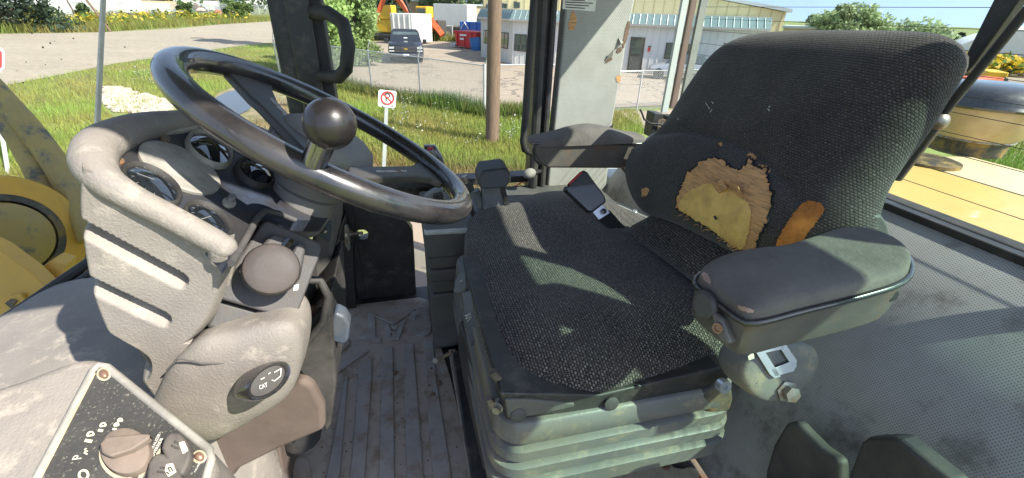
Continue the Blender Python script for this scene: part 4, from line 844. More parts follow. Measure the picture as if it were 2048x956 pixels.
for q, e in (((1412, 206), (1416, 212)), ((1417, 214), (1420, 218)), ((1424, 204), (1428, 208)), ((1425, 219), (1421, 225)), ((1355, 176+60), (1358, 240)), ((1538, 215), (1541, 212)), ((1536, 218), (1540, 222))):
    h, e = bvb.ray_cast(CAM, ray(q).normalized())[0], bvb.ray_cast(CAM, ray(e).normalized())[0]; mb.tube([h+bn*.001, e+bn*.0012], .0006, 4)
mb.go('loose_threads', 'white', bk_, smooth=0, kind='stuff')
# lower strip of fabric between back and cushion
LP_ = Plane((0.50, .66, .42), (-.75, 0, .66))
lm = pillow(poly(LP_, [(1250, 466), (1300, 440), (1336, 418), (1400, 455), (1470, 500), (1520, 530), (1560, 590), (1500, 640), (1420, 590), (1330, 520)]), LP_.n, .03, .05, 3.5)
link('lower_back_strip', lm, 'seat', st, smooth=80)
# near armrest
AZ = .640
def hexpx(P, px, vec, name, m, par, **k): return MB().prism(poly(P, px), vec).go(name, m, par, **k)
na = MB()
NF = PY(.27)
n1, n2, n3, n4 = NF((1500, 640)), NF((1474, 716)), NF((1768, 632)), NF((1806, 552))
w_ = Z((1398, 562), n1.z)-n1; w4 = Z((1752, 474), n4.z)-n4
pc = [(1398, 562), (1404, 546), (1440, 530), (1490, 518), (1560, 512), (1620, 492), (1680, 470), (1725, 468), (1780, 486), (1815, 512), (1820, 540), (1800, 562), (1700, 588), (1600, 612), (1520, 632), (1488, 630), (1440, 596)]
pz = (n1.z+n4.z)/2+.006
pc = [(1392, 566), (1397, 548), (1430, 528), (1490, 514), (1560, 508), (1620, 488), (1680, 466), (1725, 463), (1785, 482), (1818, 510), (1824, 540), (1803, 564), (1700, 594), (1600, 618), (1530, 638), (1496, 642), (1478, 632), (1430, 596)]
An = (n4-n1).cross(Vector((0, 1, 0))); An = An if An.z > 0 else -An
AP = Plane((n1+n4)/2, An); AO = smoothpoly(poly(AP, pc), 72, 1); aoc = sum(AO, Vector())/72
def arm_dn(p, f): t_ = max(0, min(1, (p.x-n1.x)/(n4.x-n1.x))); return p+((n2-n1)*(1-t_)+(n3-n4)*t_)*f
ab = MB().loft([AO]+[[arm_dn(aoc+(p-aoc)*k, f) for p in AO] for f, k in ((.03, 1.012), (.12, 1.012), (.16, .995), (.6, .985), (.9, .97), (.98, .95), (1.0, .9))]).go('armrest', 'armbox', st, smooth=45, label='near armrest with a cracked fabric pad')
MB().tube([arm_dn(aoc+(p-aoc)*1.008, .06) for p in AO+AO[:2]], .0036, 8).go('piping', 'gloss', ab, smooth=60)
pm = pillow([aoc+(p-aoc)*.985 for p in AO], AP.n, .014, .006, 6.0, lambda a, b, s: .006*math.sin(b*16+.6)*(1-s**4), it=1)
bva = bvh_of(pm); link('arm_pad', pm, 'armpad', ab, smooth=80)
for pl in ([(1402, 548), (1412, 545), (1420, 556), (1425, 570), (1412, 564)], [(1476, 610), (1490, 614), (1512, 622), (1500, 625), (1480, 619)]):
    link('pad_tear', conform(bva, ragged(pl, .8, 40), .0012, 1.2), 'tearpink', ab, smooth=0)
MB().lathe(NF((1780, 590))+Vector((0, .004, 0)), (0, -1, .1), [(.011, 0), (.011, .004), (.008, .006), (.006, .006), (.006, .008), (.002, .008)], 16).go('pivot_bolt', 'gloss', ab, smooth=40)
# bracket at the front end of the near armrest
BPx = Plane(n1+w_*.5+Vector((-.014, 0, 0)), (-1, -.35, .25))
MB().prism(poly(BPx, [(1379, 610), (1386, 585), (1402, 578), (1426, 598), (1432, 626), (1418, 641), (1388, 639)]), -BPx.n*.03).go('end_cap', 'plastic', ab, bevel=.006, segs=3)
MB().prism(poly(BPx, [(1420, 620), (1445, 636), (1462, 690), (1440, 688), (1422, 660)]), -BPx.n*.02).go('end_plate', 'armbox', ab, bevel=.004)
MB().lathe(BPx((1437, 656))+BPx.n*.0005, BPx.n, [(.0055, 0), (.0055, .002), (.0035, .002), (.003, .0004)], 12).go('end_bolt', 'copper', ab)
# far armrest
FA = PY(.985)
fa = MB().prism(poly(FA, [(1068, 286), (1290, 286), (1286, 310), (1268, 336), (1240, 338), (1096, 337), (1078, 326), (1070, 308)]), (0, .075, 0)).go('armrest', 'armbox', st, bevel=.008, segs=3, label='far armrest with a smooth dark pad')
MB().tube([FA((1066, 287))+Vector((0, -.002, 0)), FA((1292, 287))+Vector((0, -.002, 0))], .0035, 8).go('piping', 'gloss', fa, smooth=60)
fz = FA((1180, 284)).z
x0_, x1_ = FA((1066, 284)).x, FA((1296, 284)).x
fp = pillow([(x0_, .985, fz), (x0_+.02, .977, fz), (x1_-.03, .977, fz), (x1_+.004, .99, fz), (x1_+.004, 1.05, fz), (x1_-.03, 1.066, fz), (x0_+.03, 1.066, fz), (x0_, 1.05, fz)], (0, 0, 1), .027, .004, 3.0, lambda a, b, s: .012*math.cos(b*22)*(1-s**6)-.006)
link('arm_pad', fp, 'armpad', fa, smooth=80)
MB().lathe(FA((1273, 301))+Vector((0, .004, 0)), (0, -1, 0), [(.014, 0), (.014, .006), (.010, .008), (.010, .014), (.003, .014)], 6).go('pivot_bolt', 'gloss', fa, smooth=30)
MB().prism(poly(PY(1.02), [(1240, 330), (1290, 300), (1310, 380), (1280, 380)]), (0, .03, 0)).go('arm_bracket', 'cowl_dark', fa, bevel=.004)
MB().tube([FA((1070, 292)), FA((1066, 300)), FA((1070, 320)), FA((1080, 330))], .003, 6).go('seam_strip', 'rubber', fa)
# bellows and base
def nx(px, y): return Y(px, y)
yb = .435; rings = []
bl = nx((985, 940), yb); zL = [nx(q, yb).z for q in ((1012, 848), (1005, 880), (1000, 908), (990, 945))]
zs_top = nx((1240, 812), yb).z; zb = nx((1240, 925), yb).z; H_ = zs_top-zb
x0_, x1_ = nx((1000, 900), yb).x, nx((1462, 830), yb).x
prof = [(0, -.012), (.0, -.002), (.03, .003), (.28, .006), (.315, .002), (.33, -.022), (.355, -.022), (.365, .004), (.385, .009), (.53, .009), (.555, .004), (.57, -.022), (.595, -.022), (.605, .006), (.63, .012), (.77, .012), (.80, .006), (.815, -.020), (.84, -.020), (.85, .008), (.875, .015), (1.10, .014), (1.13, .0), (1.13, -.02)]
for f, off in prof:
    z = zs_top-f*H_; rings.append(rrect((x0_+x1_)/2, yb+.27, (x1_-x0_)/2+off, .27+off, .05, z, 8))
MB().loft(rings).go('bellows', 'bellows', st, smooth=50)
# steel pan between cushion and bellows
P_ = PY(.43)
MB().prism(poly(PY(.44), [(1000, 786), (1012, 842), (1250, 812), (1440, 775), (1470, 745), (1440, 735), (1200, 790)]), (0, .4, 0)).go('seat_pan', 'black', st, bevel=.004)
MB().prism(poly(PY(.436), [(1010, 800), (1016, 838), (1070, 832), (1150, 815), (1150, 808), (1060, 800)]), (0, .02, 0)).go('pan_bracket', 'plastic2', st, bevel=.003)
for q in ((1036, 829), (1222, 806)): MB().lathe(Y(q, .436), (0, -1, .2), [(.012, 0), (.012, .003), (.008, .005), (.002, .005)], 16).go('pan_plug', 'cowl_dark', st, smooth=40)
MB().prism(poly(PY(.43), [(1398, 790), (1440, 772), (1466, 764), (1470, 800), (1462, 826), (1420, 836)]), (0, .06, 0)).go('dusty_corner', 'dirt_plate', st, bevel=.01)
MB().lathe(Y((1441, 768), .42), (0, -1, .3), [(.011, 0), (.011, .012), (.005, .012), (.005, .004)], 14).go('pan_eye', 'zinc', st)
# front skirt with height and weight controls
FX = Plane((x0_-.012, .6, .2), (-1, -.10, .12))
MB().prism(poly(FX, [(918, 640), (935, 700), (962, 700), (1000, 790), (1012, 850), (1002, 900), (985, 950), (965, 940), (925, 760), (915, 690)]), (.03, .0, 0)).go('front_skirt', 'plastic', st, bevel=.006)
FC = FX
mb = MB()
for a, b in (((968, 771), (974, 765)), ((974, 765), (976, 770)), ((968, 771), (970, 776)), ((973, 790), (984, 780)), ((984, 780), (980, 776)), ((980, 776), (985, 790))): mb.tube([FC(a)+FC.n*.001, FC(b)+FC.n*.001], .0012, 5)
mb.go('arrow_decal', 'white', st)
MB().lathe(Y((1000, 806), .46), (-.6, -1, .2), [(.009, 0), (.009, .012), (.006, .012), (.006, .02), (.002, .02)], 12).go('adjust_bolt', 'bolt', st)
MB().prism(poly(PY(.47), [(974, 803), (986, 800), (992, 812), (980, 822)]), (0, .01, 0)).go('adjust_clip', 'bolt', st, bevel=.001)
MB().tube([Y(q, .47) for q in [(984, 742), (990, 752), (1002, 764), (1020, 775), (1030, 790)]], .006, 8).go('bent_rod', 'dirt_plate', st, smooth=60)
HX = Plane(Z((945, 640), .37), (-.8, -.15, .55))
h1 = MB().prism(poly(HX, [(921, 584), (944, 578), (962, 655), (968, 672), (941, 692), (929, 640)]), -HX.n*.02).go('weight_handle', 'blade', st, bevel=.004, segs=3)
text('10', Plane(HX.p+HX.n*.0005, HX.n), (944, 634), (941, 624), 'white', h1, hscale=1.4)
MB().tube([HX(q)+HX.n*.001 for q in [(930, 632), (937, 630)]], .0012, 5).go('tick_print', 'white', h1)
HX2 = Plane(Z((918, 565), .37), (-.7, -.2, .65))
h2 = MB().prism(poly(HX2, [(906, 585), (908, 565), (916, 548), (930, 541), (934, 575), (918, 586)]), -HX2.n*.02).go('height_handle', 'lever', st, bevel=.004, segs=3)
MB().tube([HX2(q)+HX2.n*.001 for q in [(920, 564), (925, 561)]], .0012, 5).go('tick_print', 'white', h2)
MB().prism([p-HX.n*.02 for p in poly(HX, [(944, 580), (975, 690), (1000, 770), (990, 775), (962, 680), (935, 580)])], -HX.n*.02).go('control_rail', 'gloss', st, bevel=.003)
# floor of the seat base: rails and dirt
sb = MB().prism(poly(PZ(.03), [(905, 705), (930, 690), (1010, 956), (1040, 1060), (960, 1060), (930, 880)]), (0, 0, -.03)).go('seat_base_rail', 'black', None, bevel=.004); tag(sb, 'black steel rail along the front of the seat base beside the mat', 'rail')
sb = MB().prism(poly(PZ(.02), [(985, 930), (1440, 830), (1500, 800), (1660, 1060), (990, 1060)]), (0, 0, -.02)).go('seat_base_plate', 'dirt_plate', None, bevel=.003); tag(sb, 'rusty dirt covered base plate under the bellows of the seat', 'base plate')
for q in ((1422, 918), (1330, 935)): MB().lathe(Z(q, .02), (0, 0, 1), [(.02, 0), (.02, .002), (.011, .003), (.011, .011), (.002, .011)], 6).go('base_bolt', 'copper', sb, smooth=30)
MB().prism([Z(q, .021) for q in ragged([(1180, 960), (1240, 935), (1330, 915), (1345, 940), (1400, 935), (1390, 980), (1180, 1000)], 2, 60)], (0, 0, .003)).go('sand_deposit', 'ydust', sb, smooth=0)
MB().tube([Z(q, .02) for q in [(1478, 868), (1490, 885), (1512, 900), (1530, 915)]], .004, 8).go('blue_cable', 'binblue', sb, smooth=60)
MB().tube([Z(q, .03) for q in [(1400, 825), (1430, 820), (1475, 855), (1530, 905)]], .012, 8).go('base_tube', 'rubber', sb, smooth=60)

# belt buckle and retractor
t = thing('belt_buckle', Y((1240, 460), .93), 'black seat belt buckle with a red release button standing beside the cushion', 'belt buckle')
P_ = Plane(Y((1180, 385), .93), (-.15, -.8, .55))
b_ = MB().prism(poly(P_, [(1131, 375), (1166, 342), (1174, 342), (1210, 392), (1213, 404), (1184, 424), (1176, 422), (1134, 382)]), -P_.n*.028).go('buckle_body', 'gloss', t, bevel=.004, segs=3)
MB().prism([p-P_.n*.004+Vector((-.002, 0, .006)) for p in poly(P_, [(1138, 370), (1163, 346), (1168, 349), (1142, 374)])], -P_.n*.018).go('release_button', 'red', b_, bevel=.001)
for q in ((1134, 377), (1169, 345)): MB().sphere(P_(q)-P_.n*.012, .008, 12).go('button_guard', 'gloss', b_)
MB().prism([p-P_.n*.010 for p in poly(P_, [(1188, 423), (1207, 408), (1222, 424), (1200, 438)])], -P_.n*.003).go('tongue', 'zinc', t)
MB().lathe(P_((1208, 422))-P_.n*.008, P_.n, [(.007, 0), (.007, .006), (.002, .007)], 12).go('rivet', 'gloss', t)
MB().prism([p-P_.n*.014 for p in poly(P_, [(1198, 436), (1222, 418), (1262, 462), (1290, 500), (1262, 520), (1240, 470)])], -P_.n*.006).go('strap', 'strap', t)
t = thing('belt_retractor', Y((1540, 740), .34), 'greenish lit seat belt retractor cover with a silver slotted latch plate under the near armrest', 'belt retractor')
RP = Plane(Y((1540, 735), .36), (-.1, -.9, .35))
rm = pillow(poly(RP, [(1462, 735), (1490, 690), (1540, 672), (1600, 676), (1622, 700), (1618, 735), (1590, 770), (1545, 794), (1510, 794), (1480, 775)]), RP.n, .022, .05, 6.0); link('cover', rm, 'bellows', t, smooth=70)
zp = Plane(RP.p+RP.n*.025, RP.n)
mb = MB()
for px in ([(1505, 695), (1520, 690), (1560, 752), (1548, 756), (1538, 748)], [(1520, 690), (1565, 682), (1566, 697), (1528, 705)], [(1566, 682), (1592, 720), (1590, 735), (1576, 722), (1560, 697)], [(1548, 752), (1540, 738), (1580, 722), (1592, 730), (1585, 742)]): mb.prism(poly(zp, px), zp.n*.002)
mb.go('latch_plate', 'zinc', t, bevel=.0005)
MB().prism(poly(zp, [(1495, 712), (1506, 704), (1508, 716), (1497, 720)]), zp.n*.001).go('warning_tag', 'icon', t, smooth=0)
MB().lathe(RP((1550, 768))+RP.n*.022, RP.n, [(.016, 0), (.016, .003), (.011, .004), (.011, .013), (.002, .014)], 6).go('hex_bolt', 'bolt', t, smooth=30)
mb = MB(); e_ = [zp(q)-zp.n*.004 for q in [(1516, 769), (1522, 762), (1530, 762), (1526, 770)]]; mb.tube(e_+e_[:1], .0008, 4); mb.go('moulded_mark', 'plastic2', t)
t = thing('seat_adjuster_handle', X((1762, 470), .66), 'small dark grey handle sticking out behind the near armrest', 'handle')
MB().prism(poly(PY(.40), [(1748, 432), (1766, 430), (1778, 448), (1784, 470), (1776, 484), (1762, 484), (1746, 470)]), (0, .03, 0)).go('grip', 'plastic2', t, bevel=.006, segs=3)
t = thing('rear_corner_cover', Z((1600, 956), .1), 'upright dark grey plastic cover with curved top right of the bellows', 'plastic cover')
MB().prism(poly(PX(.565), [(1530, 940), (1545, 890), (1570, 846), (1592, 843), (1604, 858), (1640, 895), (1678, 922), (1682, 1040), (1520, 1040)]), (.022, -.0, 0)).go('cover', 'plastic', t, bevel=.008, segs=3)
t = thing('rear_shelf_cover', Z((1780, 956), .1), 'flat topped dark grey plastic cover in the bottom right corner below the perforated wall', 'plastic cover')
MB().prism(poly(PX(.545), [(1690, 1040), (1695, 950), (1720, 885), (1732, 876), (1788, 874), (1800, 880), (1905, 965), (1930, 1040)]), (.03, -.0, 0)).go('cover', 'plastic', t, bevel=.010, segs=3)

# ================================================================== RIGHT CONSOLE AND LEVERS
rc = thing('right_console', (.3, 1.15, 0), 'stepped grey console box with a pale vinyl top between the seat and the far pillar', 'console')
Yn = 1.03; xL = Y((848, 460), Yn).x; zt_ = Y((862, 462), Yn).z
for f0, f1, inset in ((0, .085, 0), (.085, .125, .010), (.125, .165, .004), (.165, .205, .012), (.205, .5, .006)):
    z1, z2 = zt_-f0, max(0.005, zt_-f1); MB().box2((xL+inset, Yn+inset, z2), (.62, 1.32, z1)).go('console_step', 'plastic2', rc, bevel=.008, segs=2)
lv = [Vector((xL, Yn-.005, zt_+.002)), Vector((.82, Yn-.06, zt_+.002)), Vector((.82, 1.31, zt_-.05)), Vector((xL, 1.31, zt_-.05))]
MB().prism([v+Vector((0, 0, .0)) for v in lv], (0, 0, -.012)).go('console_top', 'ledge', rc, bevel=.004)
LP2 = Plane(lv[0], (lv[1]-lv[0]).cross(lv[2]-lv[0])); ln = LP2.n if LP2.n.z > 0 else -LP2.n
def onl(px, h=.001): return [LP2(q)+ln*h for q in px]
MB().prism(onl([(1013, 398), (1019, 386), (1060, 384), (1066, 391), (1058, 397)]), ln*.0005).go('console_opening', 'black', rc, smooth=0)
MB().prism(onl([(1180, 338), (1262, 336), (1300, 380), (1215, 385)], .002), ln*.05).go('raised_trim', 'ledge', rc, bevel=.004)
mb = MB(); mb.tube([LP2(q)+ln*.003 for q in [(1200, 392), (1260, 387), (1330, 384)]], .0015, 5); mb.go('trim_gap', 'black', rc)
for q in ((1270, 424), (1287, 420), (1272, 448)): MB().lathe(LP2(q), ln, [(.011, 0), (.011, .002), (.006, .003), (.006, .007), (.001, .007)], 12).go('console_screw', 'zinc', rc, smooth=40)
MB().lathe(LP2((1063, 402)), ln, [(.016, 0), (.016, .006), (.010, .010), (.002, .010)], 14).go('console_cap', 'lever', rc, smooth=40)
MB().tube([LP2((1030, 405))+ln*.012, LP2((1046, 398))+ln*.014], .009, 12).go('cable_boot', 'rubber', rc, smooth=40)
t = MB().tube([LP2(q)+ln*h for q, h in (((1022, 396), .0), ((1028, 384), .02), ((1045, 380), .03), ((1070, 388), .018), ((1085, 397), .006), ((1110, 397), .005), ((1135, 388), .02), ((1160, 360), .05), ((1185, 340), .07))], .0035, 8).go('orange_wire', 'wire', None, smooth=60)
tag(t, 'thin orange electrical wire looping over the pale console top', 'wire')
MB().tube([LP2((1117, 396))+ln*.0065, LP2((1132, 389))+ln*.017], .0048, 8).go('splice', 'blade', t)
o = t
t = thing('hydraulic_lever', Y((985, 420), 1.06), 'control lever with a black block shaped grip on a grey shroud', 'control lever')
HP_ = Plane(Y((985, 350), 1.03), (-.1, -.9, .35))
MB().prism(poly(HP_, [(957, 360), (965, 342), (1012, 336), (1021, 346), (1020, 366), (1012, 376), (966, 380), (958, 374)]), Vector((-.002, .055, .010))).go('grip', 'plastic', t, bevel=.009, segs=3)
MB().prism(poly(PY(1.07), [(966, 376), (1004, 372), (1014, 425), (1020, 450), (970, 450), (967, 410)]), (0, .05, 0)).go('shroud', 'lever', t, bevel=.008)
MB().prism(poly(PY(1.06), [(1001, 374), (1009, 371), (1024, 425), (1016, 428)]), (0, .008, 0)).go('link_plate', 'black', t, bevel=.001)
MB().tube([Y((950, 380), 1.10), Y((962, 410), 1.10)], .012, 8).go('rear_support', 'lever', t)
t = thing('latch_lever', Y((935, 430), .9), 'small black hinged lever with a dull metal tip right of the wheel rim', 'lever')
MB().prism(poly(PY(1.0), [(925, 356), (932, 353), (938, 364), (948, 372), (949, 382), (940, 386), (951, 430), (944, 436), (930, 400), (926, 375)]), (0, .014, 0)).go('arm', 'black', t, bevel=.003)
MB().tube([Y((928, 352), 1.0), Y((932, 366), 1.0)], .007, 10).go('tip', 'bolt', t)
t = thing('lever_handle', Y((860, 310), 1.25), 'rounded glossy black lever tip with a red mark behind the wheel rim', 'lever')
MB().tube([Y((848, 300), 1.25), Y((862, 300), 1.25), Y((872, 318), 1.25), Y((885, 350), 1.25), Y((890, 380), 1.25)], [.016, .02, .021, .018, .012], 14).go('handle', 'gloss', t, smooth=60)
MB().sphere(Y((860, 297), 1.24), .011, 10, sc=.5).go('red_mark', 'red', t)
t = thing('door_knob', Y((1060, 347), 1.27), 'small pale oval knob at the foot of the black side pillar', 'knob')
MB().sphere(Y((1059, 347), 1.25), .016, 18, ax=(1, 0, .3), sc=1.3).go('knob', 'blank', t, smooth=80); MB().tube([Y((1066, 345), 1.26), Y((1085, 341), 1.30)], .007, 8).go('stem', 'black', t)
t = thing('finger_switch', Y((880, 395), 1.2), 'grey bracket with black finger switches seen through the wheel rim', 'switch bracket')
MB().prism(poly(PY(1.15), [(846, 405), (852, 393), (868, 382), (886, 378), (893, 398), (890, 420), (850, 420)]), (0, .03, 0)).go('bracket', 'lever', t, bevel=.005)
for k in range(3): MB().prism(poly(PY(1.14), [(866-k*-1, 391+k*6), (884, 385+k*6), (888, 389+k*6), (868, 397+k*6)]), (0, .02, 0)).go('switch', 'black', t, bevel=.002)

# ================================================================== MACHINE OUTSIDE THE CAB
t = thing('engine_hood', (1.6, 0.6, 0.0), 'yellow engine hood of the loader seen through the rear window', 'engine hood')
HZ = Z((2048, 372), .22); xe = Z((1960, 338), .22).x+.35
mb = MB(); mb.box2((XR+.09, -.5, -.3), (xe-.55, 1.95, .205)); mb.go('front_panel', 'hood', t, bevel=.03, segs=3)
mb = MB(); mb.box2((xe-.548, -.5, -.3), (xe, 1.93, .20)); mb.go('rear_glare_panel', 'cream', t, bevel=.03, segs=3)  # hood split here so its rear part carries the painted glare
MB().lathe(Z((1850, 325), .20), (0, 0, 1), [(.16, 0), (.16, .02), (.13, .03), (.02, .03)], 28).go('exhaust_collar', 'grease', t, smooth=40)
bc2 = Z((1926, 300), .20)
t = thing('air_precleaner', bc2, 'amber bowl air precleaner with a black domed cap standing on the hood', 'precleaner')
MB().lathe(bc2, (0, 0, 1), [(.17, -.01), (.19, 0), (.192, .085), (.17, .09)], 40).go('base', 'grease', t, smooth=40)
MB().lathe(bc2, (0, 0, 1), [(.19, .085), (.205, .09), (.21, .098), (.225, .11), (.292, .275), (.292, .285), (.2, .286)], 48).go('bowl', 'bowl', t, smooth=40)
MB().lathe(bc2, (0, 0, 1), [(.2, .28), (.305, .283), (.314, .297), (.305, .31), (.30, .318), (.297, .35), (.27, .385), (.21, .41), (.11, .42), (.001, .422)], 48).go('cap', 'gloss', t, smooth=40)
MB().tube([bc2+Vector((.208*math.cos(a), .208*math.sin(a), .092)) for a in [2*math.pi*i/32 for i in range(33)]], .006, 6).go('clamp_band', 'bolt', t)
# loader front frame at the left
t = thing('loader_linkage', D((60, 500), 1.5), 'worn yellow loader linkage hub with a greasy pin and frame plate outside the windshield', 'loader arm')
hk = 1.45; hcn = D((8, 478), hk); hax = (CAM-hcn).normalized(); hax = (hax+Vector((.45, -.1, .0))).normalized(); Rr_ = 128/875*hk
MB().lathe(hcn, hax, [(Rr_*.2, -.12), (Rr_, -.12), (Rr_, .0), (Rr_*.97, .012), (Rr_*.70, .016), (Rr_*.66, -.02), (Rr_*.5, -.022), (.002, -.022)], 48).go('hub_ring', 'yellow', t, smooth=40)
MB().lathe(hcn, hax, [(Rr_*.72, -.03), (Rr_*.72, .014), (Rr_*.60, .016), (Rr_*.58, -.03)], 40).go('grease_ring', 'grease', t, smooth=40)
MB().lathe(hcn, hax, [(Rr_*.56, -.03), (Rr_*.56, .02), (Rr_*.45, .035), (Rr_*.2, .038), (.002, .038)], 40).go('pin_cap', 'arm', t, smooth=40)
pl = Plane(D((60, 580), 1.28), (.15, -.8, .5))
MB().prism(poly(pl, [(-120, 440), (0, 500), (62, 545), (118, 600), (150, 560), (230, 640), (100, 760), (-120, 760)]), (0, .05, 0)).go('frame_plate', 'yellow', t, bevel=.004)
MB().prism([p+pl.n*.004 for p in poly(pl, [(14, 606), (30, 590), (52, 586), (60, 600), (44, 622), (20, 628)])], pl.n*.02).go('bracket', 'yellow', t, bevel=.004)
MB().prism([p+pl.n*.026 for p in poly(pl, [(24, 606), (36, 597), (48, 600), (36, 616)])], pl.n*.004).go('bracket_hole', 'grease', t)
MB().prism(poly(Plane(D((115, 530), 1.36), (.2, -.8, .4)), [(82, 535), (104, 522), (130, 530), (128, 560), (100, 560)]), (0, .06, 0)).go('lug', 'yellow', t, bevel=.004)
for pts, rr in ((((-40, 205), (20, 250), (66, 325), (100, 400), (128, 470), (150, 560)), 21), (((-40, 150), (10, 205), (62, 262), (112, 330), (150, 400), (185, 480)), 22)):
    c = [D(q, 1.62) for q in pts]; fine = [Vector(cat([tuple(p) for p in c], i/30)) for i in range(31)]
    MB().tube(fine, rr/875*1.62, 16).go('lift_tube', 'arm', t, smooth=60)
MB().prism(poly(Plane(D((110, 500), 1.75), (.2, -.8, .4)), [(40, 400), (150, 440), (230, 520), (200, 640), (90, 600), (20, 520)]), (0, .1, 0)).go('back_plate', 'grease', t)
o = MB().prism(poly(PZ(-.25), [(820, 440), (850, 440), (870, 600), (820, 600)]), (0, 0, -.05)).go('step_platform', 'lot', None); tag(o, 'pale dusty machine step seen through the gap beside the black door panel', 'step')

# ================================================================== OUTSIDE GROUND
def sheet(name, P, z, m, kind='structure', label=None, cat=None):
    o = MB().add([Vector((p.x, p.y, z)) for p in P], [tuple(range(len(P)))]); mb = MB(); V3 = [Vector((p.x, p.y, z)) for p in P]
    tri = tessellate_polygon([V3]); mb.add(V3, [tuple(f) for f in tri]); o = mb.go(name, m, None, smooth=0, kind=kind); return tag(o, label, cat)
S = 900
me = MB(); me.add([(-S, -S, GZ), (S, -S, GZ), (S, S, GZ), (-S, S, GZ)], [(0, 1, 2, 3)]); o = me.go('ground', 'ground', None, smooth=0, kind='structure'); tag(o, 'green and tan grassy ground around the yard', 'ground')
def gp(L): return [G(q) for q in L]
road_px = [(-500, 110), (0, 68), (200, 65), (350, 58), (430, 50), (560, 42), (640, 38), (640, 60), (560, 84), (480, 92), (330, 114), (230, 128), (110, 153), (0, 174), (-500, 270)]
sheet('road', gp(road_px), GZ+.02, 'gravel', label='wide sunlit gravel road crossing in front of the machine', cat='road')
lot_px = [(640, 150), (700, 168), (760, 184), (842, 202), (968, 226), (1110, 224), (1275, 214), (1420, 208), (1700, 200), (2300, 190), (2300, 130), (1700, 130), (1500, 120), (1265, 112), (1100, 95), (960, 84), (760, 82), (700, 92)]
sheet('parking_lot', gp(lot_px), GZ+.03, 'lot', label='cracked old concrete parking lot behind the chain link fence', cat='parking lot')
sheet('path', gp([(1238, 224), (1300, 224), (1420, 214), (1500, 260), (1400, 320), (1330, 290), (1282, 256), (1256, 240)]), GZ+.034, 'lot', label='pale concrete path between the fence and the machine', cat='path')
mud_px = [(560, 158), (590, 200), (640, 270), (760, 335), (1060, 352), (1060, 420), (560, 420), (470, 300), (440, 245), (414, 222), (436, 186), (500, 165)]
sheet('ditch', gp(mud_px), GZ+.02, 'mud', label='muddy ditch bank with dry grass beside the machine', cat='ditch')
sheet('water', gp([(410, 222), (424, 200), (452, 187), (500, 174), (522, 180), (516, 200), (498, 222), (470, 236), (440, 240)]), GZ+.04, 'water', label='still ditch water reflecting the sky inside the steering wheel opening', cat='water')
sheet('water', gp([(500, 262), (530, 258), (552, 270), (540, 284), (512, 280)]), GZ+.041, 'water', label='small muddy puddle below the ditch water', cat='water')
def proj(P):
    q = P-np.array(CAM); k = q@np.array(FW); return 1024+F*(q@np.array(RT))/k, 478-F*(q@np.array(UV_))/k, k
def sample(n, px, rmin, rmax, pw=1.0):
    out = []; tot = 0
    while tot < n:
        a = RNG.uniform(-1.35, 1.45, n*2); u = RNG.uniform(0, 1, n*2); r = rmin*(rmax/rmin)**(u**pw)
        P = np.c_[r*np.sin(a), r*np.cos(a), np.full(n*2, GZ)]; x, y, k = proj(P); ok = (k > 0.1) & inpoly(x, y, px); out.append(P[ok]); tot += ok.sum()
    return np.concatenate(out)[:n]
GRN = (0.30, 0.365, 0.085)
A_ = [(-300, 250), (0, 174), (110, 154), (230, 129), (330, 115), (480, 94), (560, 86), (560, 158), (500, 166), (440, 184), (412, 212), (330, 236), (230, 226), (200, 178), (190, 200), (230, 240), (420, 260), (470, 330), (560, 420), (-300, 700)]
B_ = [(560, 170), (700, 174), (842, 210), (968, 236), (1060, 232), (1270, 222), (1290, 262), (1260, 300), (1060, 345), (760, 330), (640, 264), (590, 200)]
MUDP = mud_px
o = blades('grass', np.concatenate([sample(70000, A_, 6, 48), sample(48000, B_, 6, 26)]), .20, .011, GRN, .35); tag(o, 'bright green tall grass on the verge outside the cab', 'grass')
o = blades('dry_grass', sample(16000, [(590, 215), (700, 300), (1060, 330), (1060, 420), (560, 420), (470, 300), (440, 250), (540, 240), (530, 190)], 5, 22), .22, .009, (.24, .20, .085), .4, .8); tag(o, 'dry tan grass on the muddy ditch bank', 'grass')
o = blades('fence_weeds', sample(9000, [(640, 150), (745, 180), (842, 200), (968, 224), (1060, 224), (1060, 240), (968, 240), (842, 216), (745, 196), (640, 172)], 10, 30), .5, .018, (.12, .19, .04), .4); tag(o, 'tall weeds growing along the foot of the chain link fence', 'weeds')
o = blades('verge_grass', np.concatenate([sample(14000, [(-300, 90), (0, 68), (200, 65), (430, 50), (560, 42), (560, 25), (300, 34), (0, 42), (-300, 60)], 30, 140), sample(3000, [(740, 74), (960, 74), (960, 84), (740, 82)], 30, 70)]), .9, .05, (.21, .235, .055), .35); tag(o, 'rough roadside grass on the far side of the gravel road', 'grass')
o = blades('rear_grass', sample(9000, [(1930, 200), (2200, 150), (2200, 420), (1900, 330)], 3, 40), .2, .012, (.17, .26, .04), .3); tag(o, 'short bright grass behind the machine hood', 'grass')
